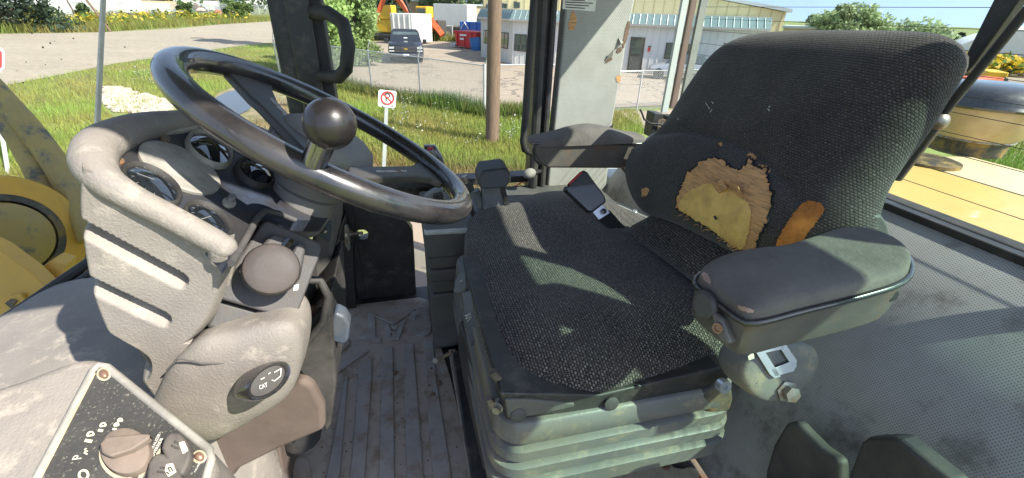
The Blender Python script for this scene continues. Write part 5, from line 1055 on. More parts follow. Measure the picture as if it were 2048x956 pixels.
# flowering weeds
def weeds(n, px, h, fc, label, nf=9, rmin=6, rmax=22, fs=.013, spread=.12):
    P = sample(n, px, rmin, rmax); V = []; Fq = []; c = []
    for p in P:
        hh = h*random.uniform(.6, 1.2); lx, ly = random.uniform(-.15, .15)*h, random.uniform(-.15, .15)*h
        b = len(V); V += [(p[0]-.006, p[1], p[2]), (p[0]+.006, p[1], p[2]), (p[0]+lx+.004, p[1]+ly, p[2]+hh), (p[0]+lx-.004, p[1]+ly, p[2]+hh)]; Fq.append((b, b+1, b+2, b+3)); c += [(.12, .17, .04)]*4
        for k in range(nf):
            f = random.uniform(.55, 1.05); q = np.array([p[0]+lx*f+random.gauss(0, spread*.5), p[1]+ly*f+random.gauss(0, spread*.5), p[2]+hh*f]); s = fs*random.uniform(.6, 1.3); b = len(V)
            a = np.random.default_rng(len(V)).normal(size=3)*s; d = np.array([-a[1], a[0], s*.8]); V += [tuple(q-a), tuple(q+d), tuple(q+a), tuple(q-d)]; Fq.append((b, b+1, b+2, b+3))
            cc_ = fc if k % 3 else (.12, .2, .04); c += [cc_]*4
    o = colored('flowering_weeds', V, Fq, np.array(c), 'leafy', None, 'stuff'); tag(o, label, 'weeds')
weeds(22, [(770, 210), (830, 200), (850, 330), (780, 330)], .75, (.62, .6, .52), 'tall weeds with white seed heads beside the no parking sign', 16)
weeds(26, [(860, 230), (1050, 250), (1050, 300), (860, 320)], .5, (.6, .58, .5), 'small white flowering weeds below the utility pole', 10)
weeds(26, [(240, 130), (360, 120), (380, 190), (260, 180)], .6, (.62, .6, .52), 'white flowering weeds at the edge of the gravel road', 12, 10, 30)
weeds(150, [(60, 45), (170, 36), (500, 30), (500, 46), (260, 54), (60, 60)], 1.5, (.6, .47, .06), 'yellow flowering weeds along the far yard fence', 10, 35, 120, .14, .6)
weeds(300, [(1900, 118), (2200, 115), (2200, 160), (1900, 155)], 1.2, (.62, .42, .03), 'yellow flower field behind the machine', 9, 12, 60, .12, .6)
mb = MB()
for p in sample(330, [(198, 174), (236, 176), (300, 192), (340, 205), (345, 226), (300, 230), (230, 222), (205, 200)], 10, 30):
    r_ = random.uniform(.08, .26); q = Vector(p); mb.loft([[q+Vector((math.cos(t_)*r_*s*random.uniform(.75, 1.15), math.sin(t_)*r_*s*random.uniform(.75, 1.15), z*r_)) for t_ in [2*math.pi*i/7 for i in range(7)]] for s, z in ((.8, -.2), (1, .15), (.75, .45), (.3, .55))])
tag(mb.go('riprap', 'rock', None, smooth=0, kind='stuff'), 'pale broken rock riprap at the culvert between grass and ditch', 'rocks')

# ================================================================== FENCES, POLE, SIGNS
def zat(g, py):
    d = Vector((g.x, g.y, 0)); P = Plane(g, d); x, y, k = proj(np.array([[g.x, g.y, g.z]])); return P((float(x[0]), py)).z
def chain(label, pts, h, sp=.085, arms=True, pr=.03, r=.0035):
    t = thing('chain_link_fence', pts[0], label, 'fence', None)
    for i, p in enumerate(pts):
        mb = MB().tube([p, p+Vector((0, 0, h+.05))], pr*(1.7 if i == len(pts)-1 else 1), 8)
        if arms: mb.tube([p+Vector((0, 0, h)), p+Vector((.12, -.18, h+.42))], pr*.7, 6)
        mb.go('post', 'galv', t, smooth=60)
    mb = MB()
    for a, b in zip(pts, pts[1:]): mb.tube([a+Vector((0, 0, h)), b+Vector((0, 0, h))], pr*.7, 6)
    mb.go('top_rail', 'galv', t, smooth=60)
    V = []; Fq = []
    for a, b in zip(pts, pts[1:]):
        L = (b-a).length; u = (b-a)/L; side = Vector((-u.y, u.x, 0))*r
        for sgn in (1, -1):
            k = -h
            while k < L+h:
                s0, s1 = k, k+sgn*h*.9; lo, hi = 0, 1
                f0 = max(0, min(1, (0-s0)/(s1-s0))) if s1 != s0 else 0; f1 = max(0, min(1, (L-s0)/(s1-s0)))
                f0, f1 = min(f0, f1), max(f0, f1)
                if f1-f0 > .02:
                    p0, p1 = a+u*(s0+(s1-s0)*f0)+Vector((0, 0, h*f0)), a+u*(s0+(s1-s0)*f1)+Vector((0, 0, h*f1)); wv = Vector((u.x, u.y, 0))*r*1.2
                    n0 = len(V); V += [p0-wv, p0+wv, p0+side*2, p1-wv, p1+wv, p1+side*2]; Fq += [(n0, n0+1, n0+4, n0+3), (n0+1, n0+2, n0+5, n0+4), (n0+2, n0, n0+3, n0+5)]
                k += sp
    mb = MB(); mb.add(V, Fq); mb.go('wire_mesh', 'galv', t, smooth=0, kind='stuff'); return t
fa_ = [G(q) for q in ((560, 150), (660, 168), (745, 187), (842, 207), (969, 234))]
chain('galvanised chain link fence running from the poplars to the post beside the utility pole', fa_, zat(fa_[4], 131)-GZ)
fb_ = [G(q) for q in ((969, 234), (1115, 228), (1273, 221), (1400, 214), (1560, 205))]; fb_[0] = fb_[0]+Vector((.15, .05, 0))
chain('galvanised chain link fence in front of the office door right of the pole', fb_[1:], zat(fb_[2], 141)-GZ, arms=False)
t = [o for o in bpy.data.objects if o.name.startswith('chain_link')][-1]
MB().tube([fb_[0]+Vector((0, 0, 1.78)), fb_[1]+Vector((0, 0, 1.78))], .02, 6).go('gate_rail', 'galv', t)
b0 = G((984, 286)); tz = 9
lean = Vector((.0, 0, 0))
o = MB().tube([b0-Vector((0, 0, .2)), b0+Vector((.04, 0, 3)), b0+Vector((.1, 0, tz))], [.20, .185, .15], 20).go('utility_pole', 'polewood', None, smooth=60); tag(o, 'weathered brown wooden utility pole standing in the grass before the office', 'utility pole')
pb_ = (G((763, 400))-CAM).length; sg = G((765, 392)); sP = Plane(sg, (sg.x-CAM.x, sg.y-CAM.y, 0)); snn = sP.n if sP.n.y < 0 else -sP.n
t = thing('no_parking_sign', sg, 'white no parking sign with a red crossed circle on a thin metal post', 'sign')
MB().prism(poly(sP, [(770, 205), (777, 205), (769, 400), (761, 400)]), -snn*.03).go('post', 'galv', t)
mb_ = MB().prism([p+snn*.01 for p in poly(sP, [(760, 179), (790, 182), (793, 185), (791, 213), (788, 216), (759, 213), (756, 210), (757, 182)])], -snn*.004).go('plate', 'signwhite', t, smooth=0)
fP = Plane(sP.p+snn*.0115, snn)
mb = MB(); e_ = [fP(q) for q in ell((775, 196), 12.2, 12.2, 0)]; mb.tube(e_+e_[:1], .016, 6); mb.tube([fP((767, 188)), fP((784, 205))], .013, 6); mb.go('prohibition_ring', 'signred', mb_, smooth=60)
text('P', fP, (771.5, 203), (781, 203), 'signblack', mb_, lift=.002, hscale=1.1)
mb = MB()
for s in (-1, 1): mb.prism([fP(q)+snn*.003 for q in [(775+s*8, 210), (775+s*12, 212), (775+s*8, 214)]], snn*.002)
mb.go('arrows', 'signblack', mb_, smooth=0)
o8 = G((22, 350)); sP = Plane(o8, (o8.x, o8.y, 0)); snn = sP.n if sP.n.y < 0 else -sP.n
t = thing('red_sign', o8, 'red traffic sign with a white border just entering the left edge', 'sign')
MB().prism(poly(sP, [(-28, 100), (-18, 100), (22, 350), (12, 350)]), -snn*.03).go('post', 'galv', t)
e8 = [(-31+43*math.cos(math.radians(22.5+45*i)), 119+43*math.sin(math.radians(22.5+45*i))) for i in range(8)]
f8 = MB().prism([p+snn*.012 for p in poly(sP, e8)], -snn*.004).go('plate', 'signwhite', t, smooth=0)
MB().prism([p+snn*.014 for p in poly(sP, [(-31+(x+31)*.88, 119+(y-119)*.88) for x, y in e8])], -snn*.002).go('red_face', 'signred', f8, smooth=0)

# ================================================================== OFFICE BUILDINGS
A0, A1, B1 = G((962, 114)), G((1024, 130)), G((1265, 147)); ub = (B1-A1).normalized(); B2 = A1+ub*((Plane(A1, Vector((ub.y, -ub.x, 0)))((1540, 60))-A1).dot(ub))
zc = zat(A1, 38); fz_ = zat(A1, 20)
of = thing('office_building', A1, 'low grey white sided office with a green ribbed metal awning roof', 'building')
nb = Vector((ub.y, -ub.x, 0)); ua = (A1-A0).normalized(); na_ = Vector((ua.y, -ua.x, 0))
if na_.dot(CAM-A0) < 0: na_ = -na_
if nb.dot(CAM-A1) < 0: nb = -nb
def wallbox(a, b, n, z0, z1, th): return MB().hexa([Vector((a.x, a.y, z0)), Vector((b.x, b.y, z0)), Vector((b.x, b.y, z1)), Vector((a.x, a.y, z1))], [Vector((p.x, p.y, z))-n*th for p, z in ((a, z0), (b, z0), (b, z1), (a, z1))])
wallbox(A1, B2, nb, GZ, zc+.6, .2).go('front_wall', 'siding', of, smooth=0); wallbox(A0, A1, na_, GZ, zc+.6, .2).go('side_wall', 'siding', of, smooth=0)
A9 = A0-nb*9; wallbox(A9, A0, Vector((-1, 0, 0)), GZ, zc+.6, .2).go('end_wall', 'siding', of, smooth=0)
mb = MB()
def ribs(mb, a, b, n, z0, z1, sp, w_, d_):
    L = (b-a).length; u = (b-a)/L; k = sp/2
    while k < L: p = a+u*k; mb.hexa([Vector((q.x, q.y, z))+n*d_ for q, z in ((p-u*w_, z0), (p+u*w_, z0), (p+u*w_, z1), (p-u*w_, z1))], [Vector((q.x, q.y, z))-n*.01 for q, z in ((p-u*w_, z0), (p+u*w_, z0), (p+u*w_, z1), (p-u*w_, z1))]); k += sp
ribs(mb, A1, B2, nb, GZ, zc, .42, .018, .02); ribs(mb, A0, A1, na_, GZ, zc, .42, .018, .02); mb.go('siding_battens', 'sidingdark', of, smooth=0, kind='stuff')
def awn(a, b, n, nm, ext=0):
    u = (b-a).normalized(); a2, b2 = a-u*ext, b+u*ext; oh = .30
    fr = [Vector((a2.x, a2.y, zc))+n*oh, Vector((b2.x, b2.y, zc))+n*oh, Vector((b.x, b.y, fz_))+n*.02, Vector((a.x, a.y, fz_))+n*.02]
    MB().hexa(fr, [p-n*.25 for p in fr]).go(nm, 'awning', of, smooth=0)
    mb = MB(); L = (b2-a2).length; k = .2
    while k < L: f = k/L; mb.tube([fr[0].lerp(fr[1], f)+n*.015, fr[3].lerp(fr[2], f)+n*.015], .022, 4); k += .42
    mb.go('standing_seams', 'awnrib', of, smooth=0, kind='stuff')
    MB().hexa([fr[0]+Vector((0, 0, -.12)), fr[1]+Vector((0, 0, -.12)), fr[1]+n*.03, fr[0]+n*.03], [p-n*.3 for p in (fr[0]+Vector((0, 0, -.12)), fr[1]+Vector((0, 0, -.12)), fr[1]+n*.03, fr[0]+n*.03)]).go('gutter', 'sidingdark', of, smooth=0)
xb = Plane(A1, nb)((1536, 60)); Bx = A1+ub*((xb-A1).dot(ub))
awn(A1, Bx, nb, 'awning_roof', .1); awn(A0, A1, na_, 'awning_roof', .1)
MB().hexa([Vector((p.x, p.y, fz_-.05)) for p in (A0, A1, B2, B2-nb*12, A0-nb*12)], [Vector((p.x, p.y, fz_+.02)) for p in (A0, A1, B2, B2-nb*12, A0-nb*12)]).go('flat_roof', 'lowroof', of, smooth=0)
def win(px, base, n, nm='window', pane='winglass', fr=.07):
    P = Plane(base, n); v = poly(P, px); f = MB().prism([p+n*.05 for p in v], -n*.1).go(nm, 'wintrim', of, smooth=0); c = sum(v, Vector())/len(v)
    u = Vector((n.y, -n.x, 0))
    MB().prism([p+(c-p).normalized()*fr*1.3+n*.055 for p in v], -n*.02).go('pane', pane, f, smooth=0)
    m_ = [(v[0]+v[1])/2, (v[3]+v[2])/2]; MB().tube([p+n*.06 for p in m_], .025, 4).go('mullion', 'wintrim', f, smooth=0); return f
win([(968, 60), (978, 60), (978, 88), (968, 86)], A0, na_); win([(1003, 64), (1018, 66), (1016, 98), (1002, 95)], A0, na_)
win([(1030, 68), (1054, 69), (1054, 104), (1028, 101)], A1, nb); win([(1333, 85), (1385, 88), (1382, 119), (1327, 117)], A1, nb); win([(1448, 86), (1465, 87), (1461, 110), (1443, 108)], A1, nb)
P = Plane(A1, nb); dr = MB().prism([p+nb*.06 for p in poly(P, [(1262, 74), (1291, 75), (1282, 147), (1253, 146)])], -nb*.1).go('entry_door', 'wintrim', of, smooth=0, label='dark glazed entry door')
MB().prism([p+nb*.07 for p in poly(P, [(1265, 78), (1287, 79), (1283, 109), (1261, 108)])], -nb*.02).go('pane', 'winglass', dr, smooth=0); MB().prism([p+nb*.07 for p in poly(P, [(1260, 112), (1282, 113), (1278, 140), (1257, 139)])], -nb*.02).go('pane', 'winglass', dr, smooth=0)
MB().prism([p+nb*.05 for p in poly(P, [(1296, 95), (1301, 95), (1300, 103), (1295, 103)])], -nb*.03).go('red_notice', 'signred', of, smooth=0)
MB().prism([p+nb*.05 for p in poly(P, [(1297, 91.5), (1302, 91.5), (1302, 94), (1297, 94)])], -nb*.03).go('dark_notice', 'wintrim', of, smooth=0)
# yellow warehouse behind
Yp = A1-nb*8; PYl = Plane(Yp, nb); c1, c2, c3 = PYl((1573, 25)), PYl((1443, 0)), PYl((1563, 62)); cL = PYl((966, 10))
wh = thing('yellow_warehouse', Vector((c1.x, c1.y, GZ)), 'tall yellow corrugated metal warehouse rising behind the office roof', 'building')
sl_ = (c2.z-c1.z)/((c2-c1).length); uL = Vector((cL.x-c1.x, cL.y-c1.y, 0)); LL = uL.length; uL /= LL; zl = c1.z+sl_*LL
c1g = Vector((c1.x, c1.y, GZ)); cLg = c1g+uL*LL
MB().hexa([c1g, cLg, cLg+Vector((0, 0, zl-GZ)), c1g+Vector((0, 0, c1.z-GZ))], [p-nb*14 for p in (c1g, cLg, cLg+Vector((0, 0, zl-GZ)), c1g+Vector((0, 0, c1.z-GZ)))]).go('wall', 'ysiding', wh, smooth=0)
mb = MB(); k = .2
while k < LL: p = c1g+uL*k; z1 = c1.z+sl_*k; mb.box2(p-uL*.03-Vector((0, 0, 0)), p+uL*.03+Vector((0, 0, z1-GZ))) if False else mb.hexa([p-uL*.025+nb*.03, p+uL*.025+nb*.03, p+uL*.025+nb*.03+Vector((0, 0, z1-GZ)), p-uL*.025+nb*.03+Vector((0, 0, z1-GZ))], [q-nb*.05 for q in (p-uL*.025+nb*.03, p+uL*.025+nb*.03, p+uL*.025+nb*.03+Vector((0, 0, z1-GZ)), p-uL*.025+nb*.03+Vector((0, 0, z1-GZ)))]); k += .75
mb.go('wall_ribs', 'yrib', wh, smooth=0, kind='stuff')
e0, e1 = c1-uL*.3+nb*.3, Vector((cLg.x, cLg.y, zl))+nb*.3
MB().hexa([e0, e1, e1+Vector((0, 0, .22)), e0+Vector((0, 0, .22))], [p-nb*14.6 for p in (e0, e1, e1+Vector((0, 0, .22)), e0+Vector((0, 0, .22)))]).go('roof_edge', 'lowroof', wh, smooth=0)
for px in ([(973, 8), (980, 9), (980, 18), (973, 18)], [(1004, 6), (1014, 8), (1014, 17), (1004, 16)], [(1028, 3), (1040, 5), (1040, 16), (1028, 16)]):
    f = MB().prism([p+nb*.08 for p in poly(PYl, px)], -nb*.1).go('window', 'winglass', wh, smooth=0)
lb = G((1600, 170)); lb = Vector((40, 47, GZ))
def block(name, px0, px1, dist, ztop, zbot, m, label, cat='building', depth=8, roof=None, group=None, wins=0):
    """far box-shaped building: facade between two picture columns at a distance"""
    a, b = CAM+ray((px0, 60)).normalized()*dist, CAM+ray((px1, 60)).normalized()*dist; a, b = Vector((a.x, a.y, GZ)), Vector((b.x, b.y, GZ)); n = Vector(((b-a).y, -(b-a).x, 0)).normalized()
    if n.dot(CAM-a) < 0: n = -n
    zt2 = zat(a.lerp(b, .5), ztop); t = thing(name, a.lerp(b, .5), label, cat, group)
    wallbox(a, b, n, GZ, zt2, depth).go('wall', m, t, smooth=0); u = (b-a).normalized()
    wallbox(a-u*.2+n*.2, b+u*.2+n*.2, n, zt2+.003, zt2+.25, depth+.4).go('roof', roof or 'lowroof', t, smooth=0)
    for k in range(wins):
        p = a.lerp(b, (k+.5)/wins); MB().hexa([p-u*.5+n*.05+Vector((0, 0, z)) for z in (1.2,)]+[p+u*.5+n*.05+Vector((0, 0, 1.2)), p+u*.5+n*.05+Vector((0, 0, 2.3)), p-u*.5+n*.05+Vector((0, 0, 2.3))], [p-u*.5-n*.05+Vector((0, 0, 1.2)), p+u*.5-n*.05+Vector((0, 0, 1.2)), p+u*.5-n*.05+Vector((0, 0, 2.3)), p-u*.5-n*.05+Vector((0, 0, 2.3))]).go('window', 'winglass', t, smooth=0)
    return t
block('low_building', 1566, 1700, 62, 58, 0, 'peach', 'long low cream building beyond the yellow warehouse corner', wins=5)
block('grey_building', 1960, 2300, 75, 90, 0, 'lowroof', 'low grey building on the right horizon behind the yellow flowers', wins=4)
block('tan_block', 820, 840, 95, 3, 0, 'brickwall', 'tan brick block rising behind the orange crane', depth=10, wins=2)
block('peach_building', 932, 966, 80, 12, 0, 'peach', 'small peach coloured building left of the office roof', wins=2)
# ================================================================== VEHICLES AND YARD EQUIPMENT
def local(o, yaw):
    c, s = math.cos(yaw), math.sin(yaw); return lambda x, y, z: Vector((o.x+c*x-s*y, o.y+s*x+c*y, o.z+z))
def lbox(T, a, b): return MB().hexa([T(a[0], a[1], a[2]), T(b[0], a[1], a[2]), T(b[0], a[1], b[2]), T(a[0], a[1], b[2])], [T(a[0], b[1], a[2]), T(b[0], b[1], a[2]), T(b[0], b[1], b[2]), T(a[0], b[1], b[2])])
tk = G((814, 129)); _T0 = local(tk+Vector((0, 0, .03)), math.radians(-2)); T = lambda x, y, z: _T0(x*1.17, y*1.1, z*1.1)
pt = thing('pickup_truck', tk, 'dark blue black pickup truck parked facing the fence', 'truck')
def sec(y, w_, z0, z1, r=.12): return [T(x, y, z) for x, z in ((-w_, z0), (w_, z0), (w_+.02, (z0+z1)/2), (w_, z1-r), (w_-r, z1), (-w_+r, z1), (-w_, z1-r), (-w_-.02, (z0+z1)/2))]
MB().loft([sec(0.02, .93, .42, .98, .10), sec(.12, .98, .38, 1.10, .12), sec(1.35, 1.0, .38, 1.20, .12), sec(1.6, 1.0, .38, 1.22), sec(3.6, 1.0, .38, 1.22), sec(5.6, 1.0, .42, 1.25)]).go('body', 'truckpaint', pt, smooth=45)
MB().loft([[T(x*s, y, z) for x, z in ((-.98, 1.16), (.98, 1.16), (.98, 1.2), (-.98, 1.2))] if False else [T(-.93, 1.35, 1.15), T(.93, 1.35, 1.15), T(.93, 3.7, 1.15), T(-.93, 3.7, 1.15)] for s in (1,)]+[[T(-.86, 2.05, 1.75), T(.86, 2.05, 1.75), T(.86, 3.5, 1.75), T(-.86, 3.5, 1.75)], [T(-.72, 2.25, 1.88), T(.72, 2.25, 1.88), T(.72, 3.4, 1.88), T(-.72, 3.4, 1.88)]] if False else [[T(-.93, 1.35, 1.15), T(.93, 1.35, 1.15), T(.93, 3.7, 1.15), T(-.93, 3.7, 1.15)], [T(-.80, 2.05, 1.76), T(.80, 2.05, 1.76), T(.80, 3.5, 1.76), T(-.80, 3.5, 1.76)], [T(-.66, 2.25, 1.88), T(.66, 2.25, 1.88), T(.66, 3.4, 1.88), T(-.66, 3.4, 1.88)]]).go('cab', 'truckpaint', pt, smooth=20)
MB().hexa([T(-.82, 1.42, 1.20), T(.82, 1.42, 1.20), T(.71, 2.01, 1.73), T(-.71, 2.01, 1.73)], [T(-.82, 1.48, 1.20), T(.82, 1.48, 1.20), T(.71, 2.07, 1.73), T(-.71, 2.07, 1.73)]).go('windshield', 'winglass', pt, smooth=0)
hd = MB(); hd.loft([[T(-.55, .2, 1.11), T(.55, .2, 1.11), T(.45, 1.3, 1.19), T(-.45, 1.3, 1.19)], [T(-.45, .25, 1.16), T(.45, .25, 1.16), T(.38, 1.25, 1.25), T(-.38, 1.25, 1.25)]]).go('hood_bulge', 'truckpaint', pt, smooth=20)
gr = lbox(T, (-.62, -.02, .66), (.62, .05, 1.0)).go('grille', 'panel', pt, smooth=0)
for z in (.70, .78, .86, .94): lbox(T, (-.62, -.045, z), (.62, -.015, z+.03)).go('grille_bar', 'chrome', gr, smooth=0)
em = MB(); em.hexa([T(-.12, -.06, .84), T(.12, -.06, .84), T(.12, -.06, .89), T(-.12, -.06, .89)], [T(-.12, -.04, .84), T(.12, -.04, .84), T(.12, -.04, .89), T(-.12, -.04, .89)]); em.hexa([T(-.05, -.065, .815), T(.05, -.065, .815), T(.05, -.065, .915), T(-.05, -.065, .915)], [T(-.05, -.04, .815), T(.05, -.04, .815), T(.05, -.04, .915), T(-.05, -.04, .915)]); em.go('emblem', 'gold', gr, smooth=0)
for s in (-1, 1):
    x0, x1 = (s*.64, s*.94) if s > 0 else (-.94, -.64); lbox(T, (x0, -.0, .86), (x1, .1, .98)).go('headlight', 'lamp', pt, bevel=.01); lbox(T, (x0, -.0, .70), (x1, .08, .78)).go('fog_light', 'lamp', pt, bevel=.01)
    lbox(T, (s*1.12-.12, 1.45, 1.12), (s*1.12+.12, 1.58, 1.34)).go('mirror', 'truckpaint', pt, bevel=.03)
    for y in (.95, 4.4):
        wl = MB().lathe(T(s*.82, y, .40), T(s, 0, 0)-T(0, 0, 0), [(.2, -.14), (.38, -.14), (.40, -.08), (.40, .08), (.38, .14), (.25, .14), (.22, .10), (.01, .10)], 24).go('wheel', 'tyre', pt, smooth=40)
lbox(T, (-.97, -.12, .42), (.97, .1, .62)).go('bumper', 'chrome', pt, bevel=.04); lbox(T, (-.16, -.135, .46), (.16, -.11, .58)).go('plate', 'signwhite', pt, smooth=0)
lbox(T, (-.10, 1.82, 1.33), (.12, 1.60, 1.42)).go('dash_paper', 'signwhite', pt, smooth=0)
# parked car by the office wall
cb = Plane(A1+nb*1.5, nb)((1345, 148)); cb.z = GZ+.03; yaw = math.atan2(ub.y, ub.x); T = local(cb, yaw)
ct = thing('parked_car', cb, 'silver car with a dark windshield parked against the office wall', 'car')
MB().loft([[T(x, y, z) for y, z in ((-.8, .25), (.8, .25), (.85, .6), (.7, h_), (-.7, h_), (-.85, .6))] for x, h_ in ((-1.5, .55), (-1.3, .72), (-.4, .9), (1.8, .95), (2.6, .9))]).go('body', 'silver', ct, smooth=40)
MB().loft([[T(x, y, z) for y, z in ((-.72, .85), (.72, .85), (.55, h_), (-.55, h_))] for x, h_ in ((-.5, .9), (.35, 1.42), (1.5, 1.45), (2.2, .95))]).go('greenhouse', 'winglass', ct, smooth=30)
for x in (-.8, 1.7):
    for s in (-1, 1): MB().lathe(T(x, s*.75, .32), nb, [(.1, -.1), (.31, -.1), (.32, 0), (.31, .1), (.1, .1)], 20).go('wheel', 'tyre', ct, smooth=40)
# picnic table
pb = Plane(A1+nb*3, nb)((1393, 150)); pb.z = GZ+.03; T = local(pb, yaw)
pc_ = thing('picnic_table', pb, 'wooden picnic table on the lot beside the parked car', 'picnic table')
lbox(T, (-.9, -.35, .70), (.9, .35, .75)).go('table_top', 'polewood', pc_, smooth=0)
for s in (-1, 1):
    lbox(T, (-.9, s*.75-.13, .40), (.9, s*.75+.13, .44)).go('bench', 'polewood', pc_, smooth=0)
    MB().tube([T(s*.6, -.7, 0), T(s*.6, .3, .7)], .04, 4).go('leg', 'polewood', pc_); MB().tube([T(s*.6, .7, 0), T(s*.6, -.3, .7)], .04, 4).go('leg', 'polewood', pc_)
# dumpsters
def at_(px, dist=None): return G(px)
ry = math.atan2(ub.y, ub.x)
d1 = G((943, 97)); T = local(d1+Vector((0, 0, .03)), ry-.25); t = thing('red_dumpster', d1, 'red steel dumpster with white lettering beside the office corner', 'dumpster')
MB().hexa([T(-1.0, -1, .25), T(1.3, -1, .0), T(1.5, -1.05, 1.5), T(-1.3, -1.05, 1.5)], [T(-1.0, 1.2, .25), T(1.3, 1.2, .0), T(1.5, 1.25, 1.5), T(-1.3, 1.25, 1.5)]).go('tub', 'binred', t, smooth=0)
lbox(T, (-1.35, -1.12, 1.42), (1.55, 1.3, 1.55)).go('rim', 'binred', t, smooth=0)
for k in range(3): lbox(T, (-1.0+k*.9, -1.14, .3), (-.88+k*.9, -1.0, 1.42)).go('rib', 'binred', t, smooth=0)
for z, w_ in ((1.12, .8), (.78, .5)): lbox(T, (-.5, -1.16, z), (-.5+w_, -1.10, z+.16)).go('lettering_band', 'signwhite', t, smooth=0)
MB().tube([T(-1.5, -1.0, .2), T(-1.5, .8, .2)], .05, 6).go('hitch_bar', 'black', t); lbox(T, (-1.9, -1.0, .1), (-1.3, .6, .35)).go('skid', 'galv', t, smooth=0)
d2 = G((956, 101)); T = local(d2+Vector((0, 0, .03)), ry-.1); t = thing('blue_dumpster', d2, 'small blue steel bin standing between the red dumpster and the office wall', 'dumpster')
MB().hexa([T(-.4, -.6, .0), T(.5, -.6, .0), T(.55, -.7, 1.15), T(-.5, -.7, 1.0)], [T(-.4, .6, .0), T(.5, .6, .0), T(.55, .7, 1.15), T(-.5, .7, 1.0)]).go('tub', 'binblue', t, smooth=0)
MB().hexa([T(-.55, -.75, 1.0), T(.6, -.75, 1.15), T(.6, -.75, 1.2), T(-.55, -.75, 1.05)], [T(-.55, .75, 1.0), T(.6, .75, 1.15), T(.6, .75, 1.2), T(-.55, .75, 1.05)]).go('lid', 'binblue', t, smooth=0); lbox(T, (-.3, -.72, .3), (.4, -.62, .4)).go('rib', 'binblue', t, smooth=0)
d3 = G((950, 88)); T = local(d3, ry-.15); t = thing('blue_roll_off_bin', d3, 'long blue roll off bin with a white band behind the red dumpster', 'dumpster')
lbox(T, (-2.0, 0, .4), (3.0, 2.2, 2.2)).go('tub', 'tarp', t, smooth=0)
for k in range(5): lbox(T, (-1.9+k*1.0, -.08, .4), (-1.75+k*1.0, .0, 2.2)).go('rib', 'tarp', t, smooth=0)
MB().tube([T(-1.8, -.1, 1.5), T(-1.3, -.1, 2.15), T(-.8, -.1, 1.5)], .06, 4).go('white_mark', 'signwhite', t)
# equipment row behind the lot
def box_unit(name, px, w_, d_, h_, m, label, cat, z0=0, wheels=0, rib=0, yawo=0, group=None):
    g = G(px); T = local(g, ry+yawo); t = thing(name, g, label, cat, group)
    lbox(T, (-w_/2, 0, z0), (w_/2, d_, z0+h_)).go('box', m, t, bevel=.03)
    for k in range(rib): x = -w_/2+w_*(k+.5)/rib; lbox(T, (x-.05, -.06, z0+.05), (x+.05, .0, z0+h_-.05)).go('rib', m, t, smooth=0)
    for k in range(wheels):
        x = -w_/2+w_*(k+.5)/wheels; MB().lathe(T(x, .15, .45), T(0, -1, 0)-T(0, 0, 0), [(.1, -.12), (.43, -.12), (.45, 0), (.43, .12), (.15, .12), (.12, .08), (.01, .08)], 16).go('wheel', 'tyre', t, smooth=40)
    return t, T
t, T = box_unit('white_container', (806, 90), 2.5, 4, 2.7, 'contwhite', 'white shipping container end standing behind the parked pickup', 'container', .2, 0, 4)
t, T = box_unit('box_trailer', (902, 74), 5, 3, 2.6, 'contwhite', 'white box trailer parked behind the orange crane', 'trailer', 1.4, 3, 0)
t, T = box_unit('flatbed_trailer', (890, 77), 9, 2.4, .5, 'wintrim', 'dark flatbed trailer in front of the white box trailer', 'trailer', .9, 4, 6)
g = G((858, 82)); T = local(g, ry); t = thing('orange_crane', g, 'folded orange truck crane boom leaning over a dark truck', 'crane')
lbox(T, (-3.2, .3, .5), (1.2, 2.3, 2.2)).go('truck_body', 'wintrim', t, bevel=.1)
for a, b, r_ in (((-.2, 0, .8), (-.6, 0, 3.0), .38), ((-.4, -.1, 3.1), (1.9, -.1, .7), .42), ((-.9, -.2, 2.0), (1.6, -.2, 1.3), .22), ((.1, -.2, 3.6), (.9, -.2, 2.0), .18)): MB().tube([T(*a), T(*b)], r_, 4).go('boom', 'craneorange', t, smooth=0)
lbox(T, (-1.4, -.3, .8), (.4, .4, 1.5)).go('crane_base', 'craneorange', t, bevel=.05)
for x in (-2.5, .2): MB().lathe(T(x, .3, .5), T(0, -1, 0)-T(0, 0, 0), [(.1, -.12), (.48, -.12), (.5, 0), (.48, .12), (.01, .12)], 16).go('wheel', 'tyre', t, smooth=40)
g = G((832, 84)); T = local(g, ry); t = thing('yellow_loader', g, 'small yellow loader with a cab standing behind the pickup', 'loader')
lbox(T, (-1.4, 1, 1.0), (.8, 3, 2.4)).go('body', 'eqyellow', t, bevel=.1); lbox(T, (-.4, 1, 2.4), (1.0, 2.6, 3.6)).go('cab', 'eqyellow', t, bevel=.1); lbox(T, (-.25, .93, 2.6), (.85, 1.0, 3.4)).go('cab_window', 'winglass', t)
for x in (-1.0, .8): MB().lathe(T(x, .9, .6), T(0, -1, 0)-T(0, 0, 0), [(.1, -.2), (.58, -.2), (.6, 0), (.58, .2), (.01, .2)], 16).go('wheel', 'tyre', t, smooth=40)
g = G((772, 84)); T = local(g, ry); t = thing('orange_excavator', g, 'orange excavator with a raised curved boom beside the poplars', 'excavator')
lbox(T, (-2.2, 1, .9), (.8, 3, 2.2)).go('body', 'eqyellow', t, bevel=.1); lbox(T, (-1.2, .9, 2.2), (.0, 2.6, 3.6)).go('cab', 'eqyellow', t, bevel=.1); lbox(T, (-2.2, .8, 0), (1.2, 3, .8)).go('tracks', 'tyre', t, bevel=.3)
